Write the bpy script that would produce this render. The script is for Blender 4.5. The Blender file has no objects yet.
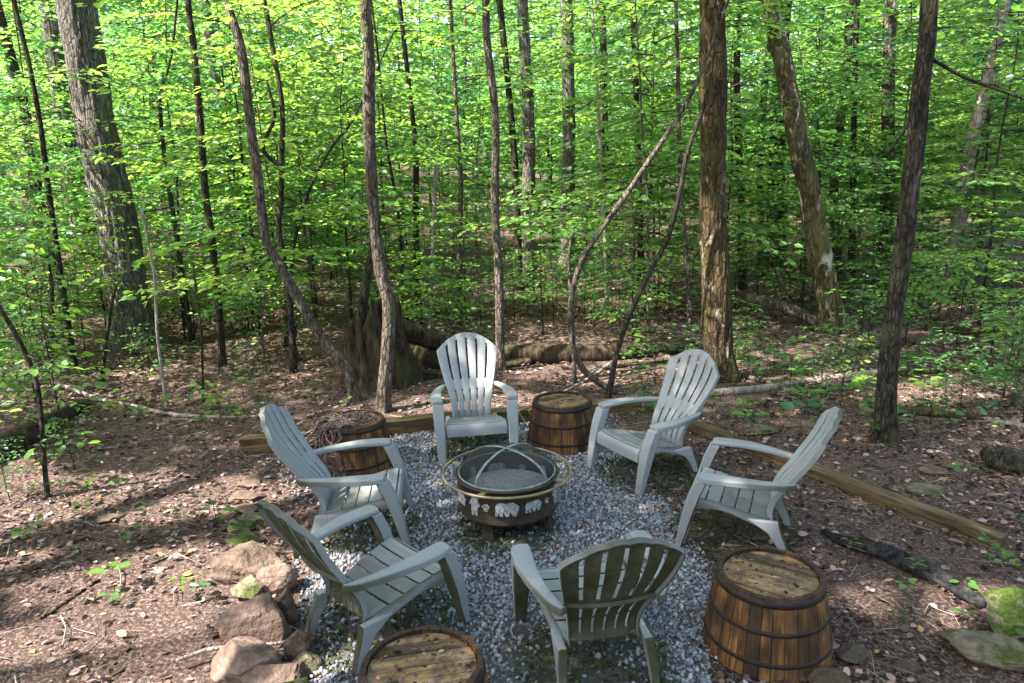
import bpy, bmesh, math, random
import numpy as np
from mathutils import Vector, Matrix

random.seed(7)
RNG = np.random.default_rng(11)
C = bpy.context.scene.collection
SC = bpy.context.scene
PI = math.pi
R = math.radians

# ------------------------------------------------------------------ camera
FPX, PITCH, CAMH, ROLL = 730.0, R(13.508), 2.5347, R(-1.539)
CT, ST = math.cos(PITCH), math.sin(PITCH)


def _ray(u, v):
    a, b = u - 512.0, v - 341.5
    c, s = math.cos(ROLL), math.sin(ROLL)
    x = (a * c + b * s) / FPX
    y = (-a * s + b * c) / FPX
    return x, CT - ST * y, -(ST + CT * y)          # right, forward, up


def at_z(u, v, z=0.0):
    x, f, up = _ray(u, v)
    t = (z - CAMH) / up
    return Vector((x * t, f * t, z))


def at_y(u, v, Y):
    x, f, up = _ray(u, v)
    t = Y / f
    return Vector((x * t, Y, CAMH + up * t))


cam = bpy.data.objects.new('camera', bpy.data.cameras.new('camera'))
C.objects.link(cam)
cam.data.sensor_width = 36.0
cam.data.lens = FPX / 1024.0 * 36.0
cam.data.clip_end = 600.0
right0, down0, fwd = Vector((1, 0, 0)), Vector((0, -ST, -CT)), Vector((0, CT, -ST))
cr, sr = math.cos(ROLL), math.sin(ROLL)
rr = right0 * cr - down0 * sr
dd = right0 * sr + down0 * cr
M = Matrix.Identity(4)
for i in range(3):
    M[i][0], M[i][1], M[i][2] = rr[i], -dd[i], -fwd[i]
M.translation = Vector((0, 0, CAMH))
cam.matrix_world = M
SC.camera = cam

# ------------------------------------------------------------------ light
SUN_EL, SUN_AZ = R(52), R(205)        # azimuth: direction TO the sun, ccw from +x
sd = Vector((math.cos(SUN_EL) * math.cos(SUN_AZ), math.cos(SUN_EL) * math.sin(SUN_AZ), math.sin(SUN_EL)))
sun = bpy.data.objects.new('sun', bpy.data.lights.new('sun', 'SUN'))
C.objects.link(sun)
sun.data.energy = 5.0
sun.data.angle = R(0.53)
sun.data.color = (1.0, 0.955, 0.90)
sun.rotation_euler = (-sd).to_track_quat('-Z', 'Y').to_euler()
W = bpy.data.worlds.new('World')
SC.world = W
W.use_nodes = True
wn = W.node_tree.nodes
sky = wn.new('ShaderNodeTexSky')
sky.sky_type = 'NISHITA'
sky.sun_disc = False
sky.sun_elevation = SUN_EL
sky.sun_rotation = PI / 2 - SUN_AZ
sky.dust_density = 2.5
W.node_tree.links.new(sky.outputs[0], wn['Background'].inputs[0])
wn['Background'].inputs[1].default_value = 0.13
SC.view_settings.view_transform = 'Standard'
SC.view_settings.look = 'None'
SC.view_settings.exposure = 2.5
SC.view_settings.gamma = 1.0
SC.render.engine = 'CYCLES'
cy = SC.cycles
cy.max_bounces = 7
cy.diffuse_bounces = 4
cy.glossy_bounces = 2
cy.transmission_bounces = 4
cy.transparent_max_bounces = 8
cy.caustics_reflective = False
cy.caustics_refractive = False
cy.sample_clamp_indirect = 6.0
cy.use_denoising = True
try:
    cy.denoiser = 'OPENIMAGEDENOISE'
    cy.denoising_input_passes = 'RGB_ALBEDO_NORMAL'
except Exception:
    pass


# ------------------------------------------------------------------ materials
class NT:
    def __init__(self, name):
        self.m = bpy.data.materials.new(name)
        self.m.use_nodes = True
        self.t = self.m.node_tree
        self.b = self.t.nodes['Principled BSDF']
        self.out = self.t.nodes['Material Output']
        self._tc = None

    def n(self, typ, **kw):
        o = self.t.nodes.new('ShaderNode' + typ)
        for k, v in kw.items():
            setattr(o, k, v)
        return o

    def l(self, a, b):
        self.t.links.new(a, b)

    def coord(self, scale=(1, 1, 1), kind='Object', rot=(0, 0, 0)):
        if self._tc is None:
            self._tc = self.n('TexCoord')
        mp = self.n('Mapping')
        mp.inputs['Scale'].default_value = scale
        mp.inputs['Rotation'].default_value = rot
        self.l(self._tc.outputs[kind], mp.inputs['Vector'])
        return mp.outputs[0]

    def noise(self, vec, scale, detail=4.0, rough=0.6, dist=0.0):
        o = self.n('TexNoise')
        o.inputs['Scale'].default_value = scale
        o.inputs['Detail'].default_value = detail
        o.inputs['Roughness'].default_value = rough
        o.inputs['Distortion'].default_value = dist
        if vec is not None:
            self.l(vec, o.inputs['Vector'])
        return o.outputs['Fac']

    def ramp(self, fac, stops, interp='LINEAR'):
        o = self.n('ValToRGB')
        cr_ = o.color_ramp
        cr_.interpolation = interp
        while len(cr_.elements) < len(stops):
            cr_.elements.new(0.5)
        for e, (p, c) in zip(cr_.elements, stops):
            e.position = p
            e.color = (c[0], c[1], c[2], 1) if not isinstance(c, (int, float)) else (c, c, c, 1)
        self.l(fac, o.inputs[0])
        return o.outputs[0]

    def mix(self, fac, a, b, blend='MIX'):
        o = self.n('Mix', data_type='RGBA', blend_type=blend)
        for sock, val in ((o.inputs[0], fac), (o.inputs[6], a), (o.inputs[7], b)):
            if isinstance(val, (int, float)):
                sock.default_value = val
            elif isinstance(val, tuple):
                sock.default_value = (val[0], val[1], val[2], 1)
            else:
                self.l(val, sock)
        return o.outputs[2]

    def math(self, op, a, b=0.0):
        o = self.n('Math', operation=op)
        for sock, val in ((o.inputs[0], a), (o.inputs[1], b)):
            if isinstance(val, (int, float)):
                sock.default_value = val
            else:
                self.l(val, sock)
        return o.outputs[0]

    def island(self):
        return self.n('NewGeometry').outputs['Random Per Island']

    def objrand(self):
        return self.n('ObjectInfo').outputs['Random']

    def bump(self, h, strength=0.4, dist=0.02):
        o = self.n('Bump')
        o.inputs['Strength'].default_value = strength
        o.inputs['Distance'].default_value = dist
        self.l(h, o.inputs['Height'])
        self.l(o.outputs[0], self.b.inputs['Normal'])
        return o.outputs[0]

    def col(self, c):
        s = self.b.inputs['Base Color']
        if isinstance(c, tuple):
            s.default_value = (c[0], c[1], c[2], 1)
        else:
            self.l(c, s)

    def set(self, rough=0.8, spec=0.3, metal=0.0):
        self.b.inputs['Roughness'].default_value = rough
        self.b.inputs['Specular IOR Level'].default_value = spec
        self.b.inputs['Metallic'].default_value = metal
        return self.m


def leaf_mat(name, dark, mid, light, trans, tfac=0.5, rough=0.45):
    t = NT(name)
    r = t.island()
    c = t.ramp(r, [(0.0, dark), (0.45, mid), (1.0, light)])
    orand = t.objrand()
    tint = t.ramp(orand, [(0.0, (0.62, 0.78, 0.85)), (0.35, (0.9, 0.95, 1.05)), (0.7, (1.05, 1.05, 1)), (1.0, (1.5, 1.3, 1.05))])
    c = t.mix(1.0, c, tint, 'MULTIPLY')
    t.col(c)
    t.set(0.38, 0.5)
    tl = t.n('BsdfTranslucent')
    tc = t.mix(1.0, t.ramp(r, [(0.0, tuple(x * 0.75 for x in trans)), (1.0, trans)]), tint, 'MULTIPLY')
    t.l(tc, tl.inputs['Color'])
    ms = t.n('MixShader')
    ms.inputs[0].default_value = tfac
    t.l(t.b.outputs[0], ms.inputs[1])
    t.l(tl.outputs[0], ms.inputs[2])
    t.l(ms.outputs[0], t.out.inputs['Surface'])
    return t.m


def bark_mat(name, a, b, moss=None, moss_amt=0.5, sx=14, sz=2.2, pale=None, bump=0.7, pthr=0.52, ck=0.75):
    t = NT(name)
    v = t.coord((sx, sx, sz))
    n1 = t.noise(v, 1.0, 6, 0.65, 0.4)
    n2 = t.noise(t.coord((3, 3, 1.2)), 1.0, 4, 0.6)
    vo = t.n('TexVoronoi', feature='DISTANCE_TO_EDGE')
    vo.inputs['Scale'].default_value = 1.0
    vmix = t.n('VectorMath', operation='ADD')
    t.l(t.coord((sx * 1.1, sx * 1.1, sx * 0.28)), vmix.inputs[0])
    nz_ = t.n('TexNoise')
    nz_.inputs['Scale'].default_value = 9.0
    t.l(t.coord(), nz_.inputs['Vector'])
    t.l(nz_.outputs['Color'], vmix.inputs[1])
    t.l(vmix.outputs[0], vo.inputs['Vector'])
    crack = t.ramp(vo.outputs['Distance'], [(0.02, 1.0), (0.16, 0.0)])
    c = t.ramp(n1, [(0.36, a), (0.62, b)])
    c = t.mix(t.math('MULTIPLY', crack, ck), c, tuple(x * 0.35 for x in a))
    c = t.mix(t.ramp(n2, [(0.35, 0.0), (0.7, 0.55)]), c, tuple(x * 0.55 for x in a))
    if pale:
        n4 = t.noise(t.coord((5, 5, 1.8)), 1.3, 5, 0.6, 0.6)
        c = t.mix(t.ramp(n4, [(pthr, 0.0), (pthr + 0.06, 0.85)]), c, pale)
    if moss:
        n3 = t.noise(t.coord((2.2, 2.2, 1.4)), 1.6, 5, 0.65)
        c = t.mix(t.ramp(n3, [(0.62 - 0.25 * moss_amt, 0.0), (0.72 - 0.15 * moss_amt, 0.8)]), c, moss)
    t.col(c)
    t.bump(t.math('SUBTRACT', n1, t.math('MULTIPLY', crack, 0.8 * ck)), bump, 0.03)
    return t.set(0.92, 0.15)


M_LEAF_U = leaf_mat('understory_leaf', (0.022, 0.08, 0.013), (0.042, 0.135, 0.02), (0.09, 0.195, 0.035), (0.29, 0.54, 0.06))
M_LEAF_Y = leaf_mat('bright_leaf', (0.04, 0.115, 0.015), (0.072, 0.17, 0.022), (0.125, 0.225, 0.045), (0.36, 0.60, 0.09))
M_LEAF_B = leaf_mat('bluish_leaf', (0.026, 0.092, 0.034), (0.046, 0.138, 0.04), (0.085, 0.19, 0.06), (0.2, 0.48, 0.09))
M_LEAF_C = leaf_mat('canopy_leaf', (0.025, 0.07, 0.01), (0.04, 0.11, 0.012), (0.07, 0.15, 0.02), (0.2, 0.42, 0.03), 0.4)
M_TWIG = bark_mat('twig_bark', (0.05, 0.038, 0.028), (0.12, 0.095, 0.07), sx=30, sz=8)
M_BARK_GREY = bark_mat('grey_oak_bark', (0.06, 0.051, 0.042), (0.27, 0.235, 0.195), sx=24, sz=3.0, bump=1.0, ck=0.6)
M_BARK_BROWN = bark_mat('brown_bark', (0.05, 0.038, 0.028), (0.195, 0.155, 0.118), sx=28, sz=6, moss=(0.085, 0.08, 0.04), moss_amt=0.3, pale=(0.33, 0.29, 0.24), pthr=0.6)
M_BARK_DARK = bark_mat('dark_bark', (0.014, 0.011, 0.008), (0.085, 0.068, 0.048), sx=30, sz=7, moss=(0.055, 0.058, 0.022), moss_amt=0.45, pale=(0.17, 0.15, 0.115), pthr=0.62)
M_BARK_MOSS = bark_mat('mossy_bark', (0.024, 0.016, 0.008), (0.10, 0.068, 0.030), moss=(0.058, 0.052, 0.016), moss_amt=0.5, sx=22, sz=2.5, pale=(0.24, 0.23, 0.14), pthr=0.6)
M_BARK_SPLIT = bark_mat('sycamore_bark', (0.045, 0.036, 0.016), (0.14, 0.115, 0.055), moss=(0.085, 0.08, 0.026), moss_amt=0.5, sx=16, sz=3.0, pale=(0.42, 0.37, 0.29), pthr=0.57)
M_BARK_PALE = bark_mat('pale_bark', (0.15, 0.12, 0.095), (0.40, 0.335, 0.285), sx=24, sz=8, ck=0.25)
M_ROT = bark_mat('rotten_wood', (0.010, 0.007, 0.005), (0.085, 0.06, 0.036), moss=(0.045, 0.052, 0.014), moss_amt=0.35, sx=20, sz=5, bump=1.0, ck=0.0)
M_CHAR = bark_mat('charred_wood', (0.006, 0.006, 0.006), (0.06, 0.055, 0.05), sx=26, sz=26, bump=1.0, ck=0.0, pale=(0.10, 0.07, 0.045), pthr=0.68)

# ground
t = NT('forest_floor')
v = t.coord((1, 1, 1))
big = t.noise(v, 0.55, 4, 0.6)
mid = t.noise(v, 5.0, 5, 0.65)
fine = t.noise(v, 42.0, 6, 0.7, 0.3)
c = t.ramp(fine, [(0.36, (0.016, 0.009, 0.005)), (0.5, (0.078, 0.049, 0.036)), (0.64, (0.33, 0.235, 0.205))])
c = t.mix(t.ramp(mid, [(0.35, 0.0), (0.7, 0.55)]), c, (0.07, 0.047, 0.032))
c = t.mix(t.ramp(big, [(0.45, 0.0), (0.75, 0.5)]), c, (0.14, 0.092, 0.074))
c = t.mix(t.ramp(t.noise(t.coord((1, 1, 1)), 1.7, 5, 0.7), [(0.60, 0.0), (0.72, 0.5)]), c, (0.06, 0.06, 0.022))
t.col(c)
t.bump(t.math('ADD', fine, t.math('MULTIPLY', mid, 1.5)), 0.9, 0.03)
M_GROUND = t.set(0.95, 0.1)

t = NT('gravel_dirt')
v = t.coord((1, 1, 1))
f = t.noise(v, 60, 5, 0.7)
c = t.ramp(f, [(0.3, (0.04, 0.036, 0.032)), (0.7, (0.16, 0.15, 0.14))])
c = t.mix(t.ramp(t.noise(v, 2.2, 4, 0.6), [(0.5, 0.0), (0.65, 0.8)]), c, (0.07, 0.055, 0.035))
t.col(c)
t.bump(f, 0.8, 0.02)
M_BED = t.set(0.95, 0.1)

t = NT('gravel_stone')
c = t.ramp(t.island(), [(0.0, (0.10, 0.105, 0.112)), (0.35, (0.19, 0.198, 0.21)), (0.7, (0.28, 0.287, 0.30)), (0.92, (0.42, 0.42, 0.43)), (0.97, (0.30, 0.18, 0.10))])
c = t.mix(t.ramp(t.noise(t.coord(), 90, 3, 0.6), [(0.3, 0.45), (0.7, 0.0)]), c, (0.06, 0.06, 0.065))
t.col(c)
M_STONE = t.set(0.85, 0.25)

t = NT('leaf_litter')
c = t.ramp(t.island(), [(0.0, (0.010, 0.006, 0.004)), (0.4, (0.05, 0.031, 0.021)), (0.75, (0.16, 0.105, 0.08)), (0.94, (0.33, 0.245, 0.215)), (1.0, (0.28, 0.15, 0.04))])
t.col(c)
M_LITTER = t.set(0.9, 0.15)

t = NT('shade_weed')  # dark green put in for shadow under chairs and pit, plus weeds
c = t.ramp(t.island(), [(0.0, (0.02, 0.032, 0.012)), (1.0, (0.07, 0.085, 0.03))])
t.col(c)
M_SHADE_WEED = t.set(0.9, 0.1)


def rock_mat(name, a, b, moss=0.0, mosscol=(0.09, 0.12, 0.02)):
    t = NT(name)
    v = t.coord((1, 1, 1))
    n1 = t.noise(v, 7, 7, 0.65, 0.5)
    n2 = t.noise(t.coord((6, 6, 30), rot=(0.3, 0.2, 0)), 1.5, 4, 0.6)
    c = t.ramp(n1, [(0.3, a), (0.7, b)])
    c = t.mix(t.ramp(n2, [(0.42, 0.5), (0.62, 0.0)]), c, tuple(x * 0.6 for x in a))
    if moss:
        g = t.n('TexCoord')
        sp = t.n('SeparateXYZ')
        t.l(g.outputs['Normal'], sp.inputs[0])
        k = t.math('MULTIPLY', t.ramp(t.noise(v, 5.5, 5, 0.7), [(0.62 - 0.3 * moss, 0.0), (0.72 - 0.3 * moss, 1.0)]), t.ramp(sp.outputs[2], [(0.1, 0.0), (0.5, 1.0)]))
        mc = t.ramp(t.noise(v, 60, 3, 0.6), [(0.3, tuple(x * 0.4 for x in mosscol)), (0.7, mosscol)])
        c = t.mix(k, c, mc)
    t.col(c)
    t.bump(t.math('ADD', n1, t.noise(v, 40, 4, 0.6)), 0.7, 0.025)
    return t.set(0.9, 0.2)


M_ROCK = rock_mat('sandstone', (0.07, 0.046, 0.032), (0.21, 0.142, 0.10))
M_ROCK_DK = rock_mat('soil_stained_stone', (0.05, 0.036, 0.025), (0.14, 0.10, 0.07), 0.3, (0.05, 0.055, 0.02))
M_ROCK_P = rock_mat('pinkish_sandstone', (0.10, 0.064, 0.046), (0.28, 0.188, 0.142))
M_ROCK_MOSS = rock_mat('mossy_stone', (0.09, 0.072, 0.046), (0.24, 0.2, 0.13), 0.45, (0.07, 0.085, 0.02))
M_ROCK_FULL = rock_mat('moss_covered_stone', (0.12, 0.1, 0.07), (0.25, 0.21, 0.15), 0.95, (0.048, 0.075, 0.01))

# chair plastic
t = NT('chair_resin')
ofs = t.n('VectorMath', operation='ADD')
t.l(t.coord((1, 1, 1)), ofs.inputs[0])
ofm = t.n('VectorMath', operation='SCALE')
ofm.inputs[0].default_value = (37, 53, 71)
t.l(t.objrand(), ofm.inputs['Scale'])
t.l(ofm.outputs[0], ofs.inputs[1])
v = ofs.outputs[0]
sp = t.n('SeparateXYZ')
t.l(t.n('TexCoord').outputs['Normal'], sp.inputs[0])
n1 = t.noise(v, 9, 6, 0.65)
c = t.ramp(n1, [(0.3, (0.192, 0.192, 0.187)), (0.65, (0.295, 0.293, 0.296))])
grime = t.ramp(t.noise(v, 9.0, 6, 0.72), [(0.40, 0.0), (0.68, 0.9)])
c = t.mix(t.math('MULTIPLY', grime, 0.5), c, (0.115, 0.13, 0.09))
back = t.ramp(sp.outputs[1], [(0.0, 0.0), (1.0, 0.0)])
back_shade = t.math('MULTIPLY', t.ramp(t.math('MULTIPLY', sp.outputs[1], -1.0), [(0.1, 0.0), (0.4, 0.95)]), t.ramp(t.noise(v, 6.0, 5, 0.65), [(0.25, 0.75), (0.6, 1.0)]))
c = t.mix(back_shade, c, (0.034, 0.032, 0.010))  # olive shade and green bounce painted on rear faces, plus some mould
speck = t.ramp(t.noise(v, 62, 3, 0.55), [(0.64, 0.0), (0.69, 0.7)])
c = t.mix(speck, c, (0.12, 0.10, 0.07))
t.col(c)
t.bump(t.noise(t.coord((40, 6, 40)), 2.0, 3, 0.6), 0.08, 0.01)
t.set(0.52, 0.35)
t.l(t.ramp(back_shade, [(0.0, 0.52), (1.0, 0.95)]), t.b.inputs['Roughness'])
t.l(t.ramp(back_shade, [(0.0, 0.35), (1.0, 0.06)]), t.b.inputs['Specular IOR Level'])
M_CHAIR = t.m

# barrel woods
t = NT('barrel_stave_wood')
isl = t.island()
g = t.noise(t.coord((26, 26, 2.5)), 1.0, 5, 0.65, 0.5)
c = t.ramp(isl, [(0.0, (0.07, 0.032, 0.011)), (0.5, (0.15, 0.066, 0.019)), (1.0, (0.29, 0.135, 0.036))])
c = t.mix(t.ramp(g, [(0.38, 0.8), (0.62, 0.0)]), c, (0.022, 0.012, 0.007))
c = t.mix(t.ramp(t.noise(t.coord((5, 5, 3)), 1.2, 4, 0.6), [(0.42, 0.0), (0.62, 0.8)]), c, (0.022, 0.012, 0.007))
sp = t.n('SeparateXYZ')
t.l(t.coord(), sp.inputs[0])
c = t.mix(t.ramp(sp.outputs[2], [(0.40, 0.0), (0.412, 0.85)]), c, (0.03, 0.017, 0.011))
t.col(c)
t.bump(g, 0.5, 0.01)
M_STAVE = t.set(0.75, 0.25)

t = NT('barrel_head_wood')
v = t.coord((2.0, 18, 8))
g = t.noise(v, 1.3, 6, 0.65, 0.7)
c = t.ramp(g, [(0.32, (0.045, 0.027, 0.013)), (0.52, (0.18, 0.112, 0.048)), (0.72, (0.33, 0.23, 0.11))])
c = t.mix(t.ramp(t.noise(t.coord(), 7.0, 5, 0.7), [(0.47, 0.0), (0.60, 0.85)]), c, (0.05, 0.037, 0.028))
c = t.mix(t.ramp(t.noise(t.coord(), 3.4, 4, 0.6), [(0.55, 0.0), (0.65, 0.6)]), c, (0.33, 0.29, 0.23))
c = t.mix(t.ramp(t.noise(t.coord(), 34.0, 4, 0.7), [(0.56, 0.0), (0.63, 0.85)]), c, (0.045, 0.03, 0.02))
t.col(c)
t.bump(g, 0.5, 0.01)
c = t.mix(1.0, c, t.ramp(t.island(), [(0.0, (0.55, 0.5, 0.48)), (0.5, (1, 0.95, 0.9)), (1.0, (1.25, 1.15, 1.0))]), 'MULTIPLY')
t.col(c)
M_HEAD = t.set(0.7, 0.3)

t = NT('rusty_hoop')
c = t.ramp(t.noise(t.coord(), 14, 5, 0.7), [(0.40, (0.009, 0.008, 0.008)), (0.75, (0.05, 0.025, 0.015))])
t.col(c)
M_HOOP = t.set(0.7, 0.4, 0.3)

t = NT('timber')
g = t.noise(t.coord((2.0, 22, 22)), 1.0, 6, 0.65, 0.6)
c = t.ramp(g, [(0.36, (0.02, 0.013, 0.006)), (0.52, (0.09, 0.058, 0.023)), (0.70, (0.22, 0.15, 0.065))])
c = t.mix(t.ramp(t.noise(t.coord((1.5, 5, 5)), 1.2, 4, 0.6), [(0.5, 0.0), (0.72, 0.6)]), c, (0.07, 0.05, 0.02))
t.col(c)
t.bump(g, 0.5, 0.012)
M_TIMBER = t.set(0.8, 0.25)

# fire pit
t = NT('bronze_steel')
c = t.ramp(t.noise(t.coord(), 12, 5, 0.65), [(0.3, (0.022, 0.016, 0.011)), (0.7, (0.06, 0.042, 0.026))])
t.col(c)
M_BRONZE = t.set(0.55, 0.4, 0.35)
t = NT('brass_rail')
c = t.ramp(t.noise(t.coord(), 9, 5, 0.65), [(0.3, (0.11, 0.078, 0.04)), (0.7, (0.25, 0.19, 0.105))])
t.col(c)
M_RAIL = t.set(0.5, 0.5, 0.2)
t = NT('cutout_ash_grey')
t.col(t.ramp(t.noise(t.coord(), 50, 4, 0.7), [(0.35, (0.14, 0.135, 0.13)), (0.65, (0.42, 0.405, 0.40))]))
M_CUT = t.set(0.9, 0.2)
t = NT('pale_band')
t.col(t.ramp(t.noise(t.coord(), 20, 4, 0.6), [(0.35, (0.10, 0.125, 0.11)), (0.65, (0.21, 0.245, 0.215))]))
M_BAND = t.set(0.6, 0.4)
t = NT('spark_mesh')
t.col((0.022, 0.022, 0.022))
t.set(0.7, 0.3)
tr = t.n('BsdfTransparent')
ms = t.n('MixShader')
ms.inputs[0].default_value = 0.5
t.l(tr.outputs[0], ms.inputs[1])
t.l(t.b.outputs[0], ms.inputs[2])
t.l(ms.outputs[0], t.out.inputs['Surface'])
M_MESH = t.m
t = NT('ash')
t.col(t.ramp(t.noise(t.coord(), 70, 4, 0.7), [(0.35, (0.25, 0.24, 0.23)), (0.65, (0.75, 0.73, 0.71))]))
t.bump(t.noise(t.coord(), 60, 4, 0.7), 0.8, 0.02)
M_ASH = t.set(0.95, 0.1)


# ------------------------------------------------------------------ mesh helpers
def mesh_np(name, V, Q, mats, mi=None, smooth=False):
    me = bpy.data.meshes.new(name)
    V = np.asarray(V, np.float32)
    Q = np.asarray(Q, np.int32)
    k = Q.shape[1]
    me.vertices.add(len(V))
    me.vertices.foreach_set('co', V.ravel())
    me.loops.add(Q.size)
    me.loops.foreach_set('vertex_index', Q.ravel())
    me.polygons.add(len(Q))
    me.polygons.foreach_set('loop_start', np.arange(0, Q.size, k, dtype=np.int32))
    for m in (mats if isinstance(mats, (list, tuple)) else [mats]):
        me.materials.append(m)
    if mi is not None:
        me.polygons.foreach_set('material_index', np.asarray(mi, np.int32))
    if smooth:
        me.polygons.foreach_set('use_smooth', np.ones(len(Q), bool))
    me.update(calc_edges=True)
    return me


def link(name, me, parent=None, loc=None):
    o = bpy.data.objects.new(name, me)
    C.objects.link(o)
    if parent:
        o.parent = parent
    if loc is not None:
        o.location = loc
    return o


def tag(o, label=None, cat=None, group=None, kind=None):
    if label:
        o['label'] = label
    if cat:
        o['category'] = cat
    if group:
        o['group'] = group
    if kind:
        o['kind'] = kind
    return o


def thing(name, label, cat, loc=(0, 0, 0), rz=0.0, group=None):
    o = bpy.data.objects.new(name, None)
    o.empty_display_size = 0.1
    C.objects.link(o)
    o.location = loc
    o.rotation_euler = (0, 0, rz)
    return tag(o, label, cat, group)


def copy_tree(o, parent=None):
    c = o.copy()
    C.objects.link(c)
    if parent:
        c.parent = parent
    for ch in list(o.children):
        copy_tree(ch, c)
    return c


def bm_obj(name, bm, mat, parent=None, smooth=True, bevel=0.0, solid=0.0, loc=None, off=-1.0, segs=2):
    me = bpy.data.meshes.new(name)
    bmesh.ops.recalc_face_normals(bm, faces=bm.faces)
    bm.to_mesh(me)
    bm.free()
    me.materials.append(mat)
    if smooth:
        me.polygons.foreach_set('use_smooth', np.ones(len(me.polygons), bool))
    o = link(name, me, parent, loc)
    if solid:
        s = o.modifiers.new('solid', 'SOLIDIFY')
        s.thickness = solid
        s.offset = off
    if bevel:
        b = o.modifiers.new('bevel', 'BEVEL')
        b.width = bevel
        b.segments = segs
        b.limit_method = 'ANGLE'
        b.angle_limit = R(40)
        b.harden_normals = True
    return o


def hash_noise(P, seed=0, f=1.0):
    """cheap smooth pseudo noise, vectorised, about -1..1"""
    r = np.random.default_rng(seed)
    out = np.zeros(len(P))
    for k in range(6):
        d = r.normal(size=3) * f * (1 + 0.35 * k)
        out += np.sin(P @ d + r.uniform(0, 6.28)) / (1 + 0.35 * k)
    return out / 3.2


_PERM = np.random.default_rng(4).permutation(512)


def vnoise(P, seed=0):
    """value noise 0..1 at points P (N,3)"""
    P = np.asarray(P, float) + seed * 17.31
    I = np.floor(P).astype(int)
    F = P - I
    F = F * F * (3 - 2 * F)

    def h(dx, dy, dz):
        a_ = _PERM[(I[:, 0] + dx) & 511]
        b_ = _PERM[(a_ + I[:, 1] + dy) & 511]
        return _PERM[(b_ + I[:, 2] + dz) & 511] / 511.0
    x, y, z = F.T
    c00 = h(0, 0, 0) * (1 - x) + h(1, 0, 0) * x
    c10 = h(0, 1, 0) * (1 - x) + h(1, 1, 0) * x
    c01 = h(0, 0, 1) * (1 - x) + h(1, 0, 1) * x
    c11 = h(0, 1, 1) * (1 - x) + h(1, 1, 1) * x
    return (c00 * (1 - y) + c10 * y) * (1 - z) + (c01 * (1 - y) + c11 * y) * z


def fbm(P, seed=0, octs=4):
    P = np.asarray(P, float)
    v, a_, t_ = 0.0, 1.0, 0.0
    for o in range(octs):
        v = v + a_ * vnoise(P * 2 ** o, seed + o)
        t_ += a_
        a_ *= 0.55
    return v / t_


def tube(pts, rad, n=8, seed=0, rough=0.0, flare=0.0, cap=True, relief=0.0, rf=20.0, rz=3.0, flare_h=None):
    """(V,Q) of a tube along pts with radii rad; rough = relative radius noise"""
    P = np.array([tuple(p) for p in pts], float)
    rad = np.asarray(rad, float)
    T = np.gradient(P, axis=0)
    T /= np.linalg.norm(T, axis=1)[:, None] + 1e-9
    ref = np.array([1.0, 0.13, 0.07]) if abs(T[0][0]) < 0.8 else np.array([0.05, 1.0, 0.1])
    V = []
    a = np.linspace(0, 2 * PI, n, endpoint=False)
    u = np.cross(T[0], ref)
    for i in range(len(P)):
        u = u - T[i] * (u @ T[i])
        u /= np.linalg.norm(u) + 1e-9
        w = np.cross(T[i], u)
        ring = np.cos(a)[:, None] * u + np.sin(a)[:, None] * w
        rr_ = np.full(n, rad[i])
        if rough:
            q = P[i] * 2.5 + ring * 1.2
            rr_ = rr_ * (1 + rough * hash_noise(q, seed, 1.6) + 0.45 * rough * hash_noise(P[i] * 14 + ring * 2.4, seed + 5, 1.5))
        if flare and i < 6:
            rr_ = rr_ * (1 + flare * (0.5 ** i) * (0.75 + 0.5 * np.sin(a * 3 + seed) + 0.3 * np.sin(a * 5 + seed * 2)))
        if flare_h:
            k_ = max(0.0, 1 - (P[i][2] - P[0][2]) / flare_h) ** 2.2
            rr_ = rr_ * (1 + k_ * (0.45 + 0.28 * np.sin(a * 3 + seed) + 0.2 * np.sin(a * 5 + seed * 2)))
        if relief:
            q = (P[i] + ring * rr_[:, None])
            wob = fbm(q * np.array([4.0, 4.0, 2.5]), seed + 9, 2)[:, None] * 1.4
            n1 = vnoise(q * np.array([rf, rf, rz]) + wob, seed)
            n2 = vnoise(q * np.array([rf * 2.1, rf * 2.1, rz * 3.2]) + wob, seed + 1)
            rr_ = rr_ + relief * ((1 - np.abs(2 * n1 - 1)) * 1.2 + 0.5 * n2 - 0.9) + relief * 1.6 * (fbm(q * 1.7, seed + 3, 2) - 0.5)
        V.append(P[i] + ring * rr_[:, None])
    m = len(P)
    if cap:
        V.append(np.array([P[-1] + T[-1] * rad[-1] * 0.3] * n))
        V.insert(0, np.array([P[0] - T[0] * rad[0] * 0.1] * n))
        m += 2
    V = np.concatenate(V)
    i, j = np.meshgrid(np.arange(m - 1), np.arange(n), indexing='ij')
    i, j = i.ravel(), j.ravel()
    Q = np.stack([i * n + j, i * n + (j + 1) % n, (i + 1) * n + (j + 1) % n, (i + 1) * n + j], 1)
    return V, Q


def join(parts):
    Vs, Qs, n = [], [], 0
    for V, Q in parts:
        Vs.append(V)
        Qs.append(Q + n)
        n += len(V)
    return np.concatenate(Vs), np.concatenate(Qs)


def smooth_path(pts, n=24):
    """Catmull-Rom through control rows (any dims)"""
    P = np.array(pts, float)
    P = np.vstack([2 * P[0] - P[1], P, 2 * P[-1] - P[-2]])
    d = np.linalg.norm(np.diff(P[1:-1, :3], axis=0), axis=1)
    cum = np.concatenate([[0], np.cumsum(d)])
    out = []
    for s in np.linspace(0, cum[-1], n):
        k = min(np.searchsorted(cum, s, side='right') - 1, len(d) - 1)
        t_ = (s - cum[k]) / max(d[k], 1e-6)
        a, b, c_, e = P[k], P[k + 1], P[k + 2], P[k + 3]
        out.append(0.5 * (2 * b + (c_ - a) * t_ + (2 * a - 5 * b + 4 * c_ - e) * t_ ** 2 + (3 * b - a - 3 * c_ + e) * t_ ** 3))
    return np.array(out)


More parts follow.
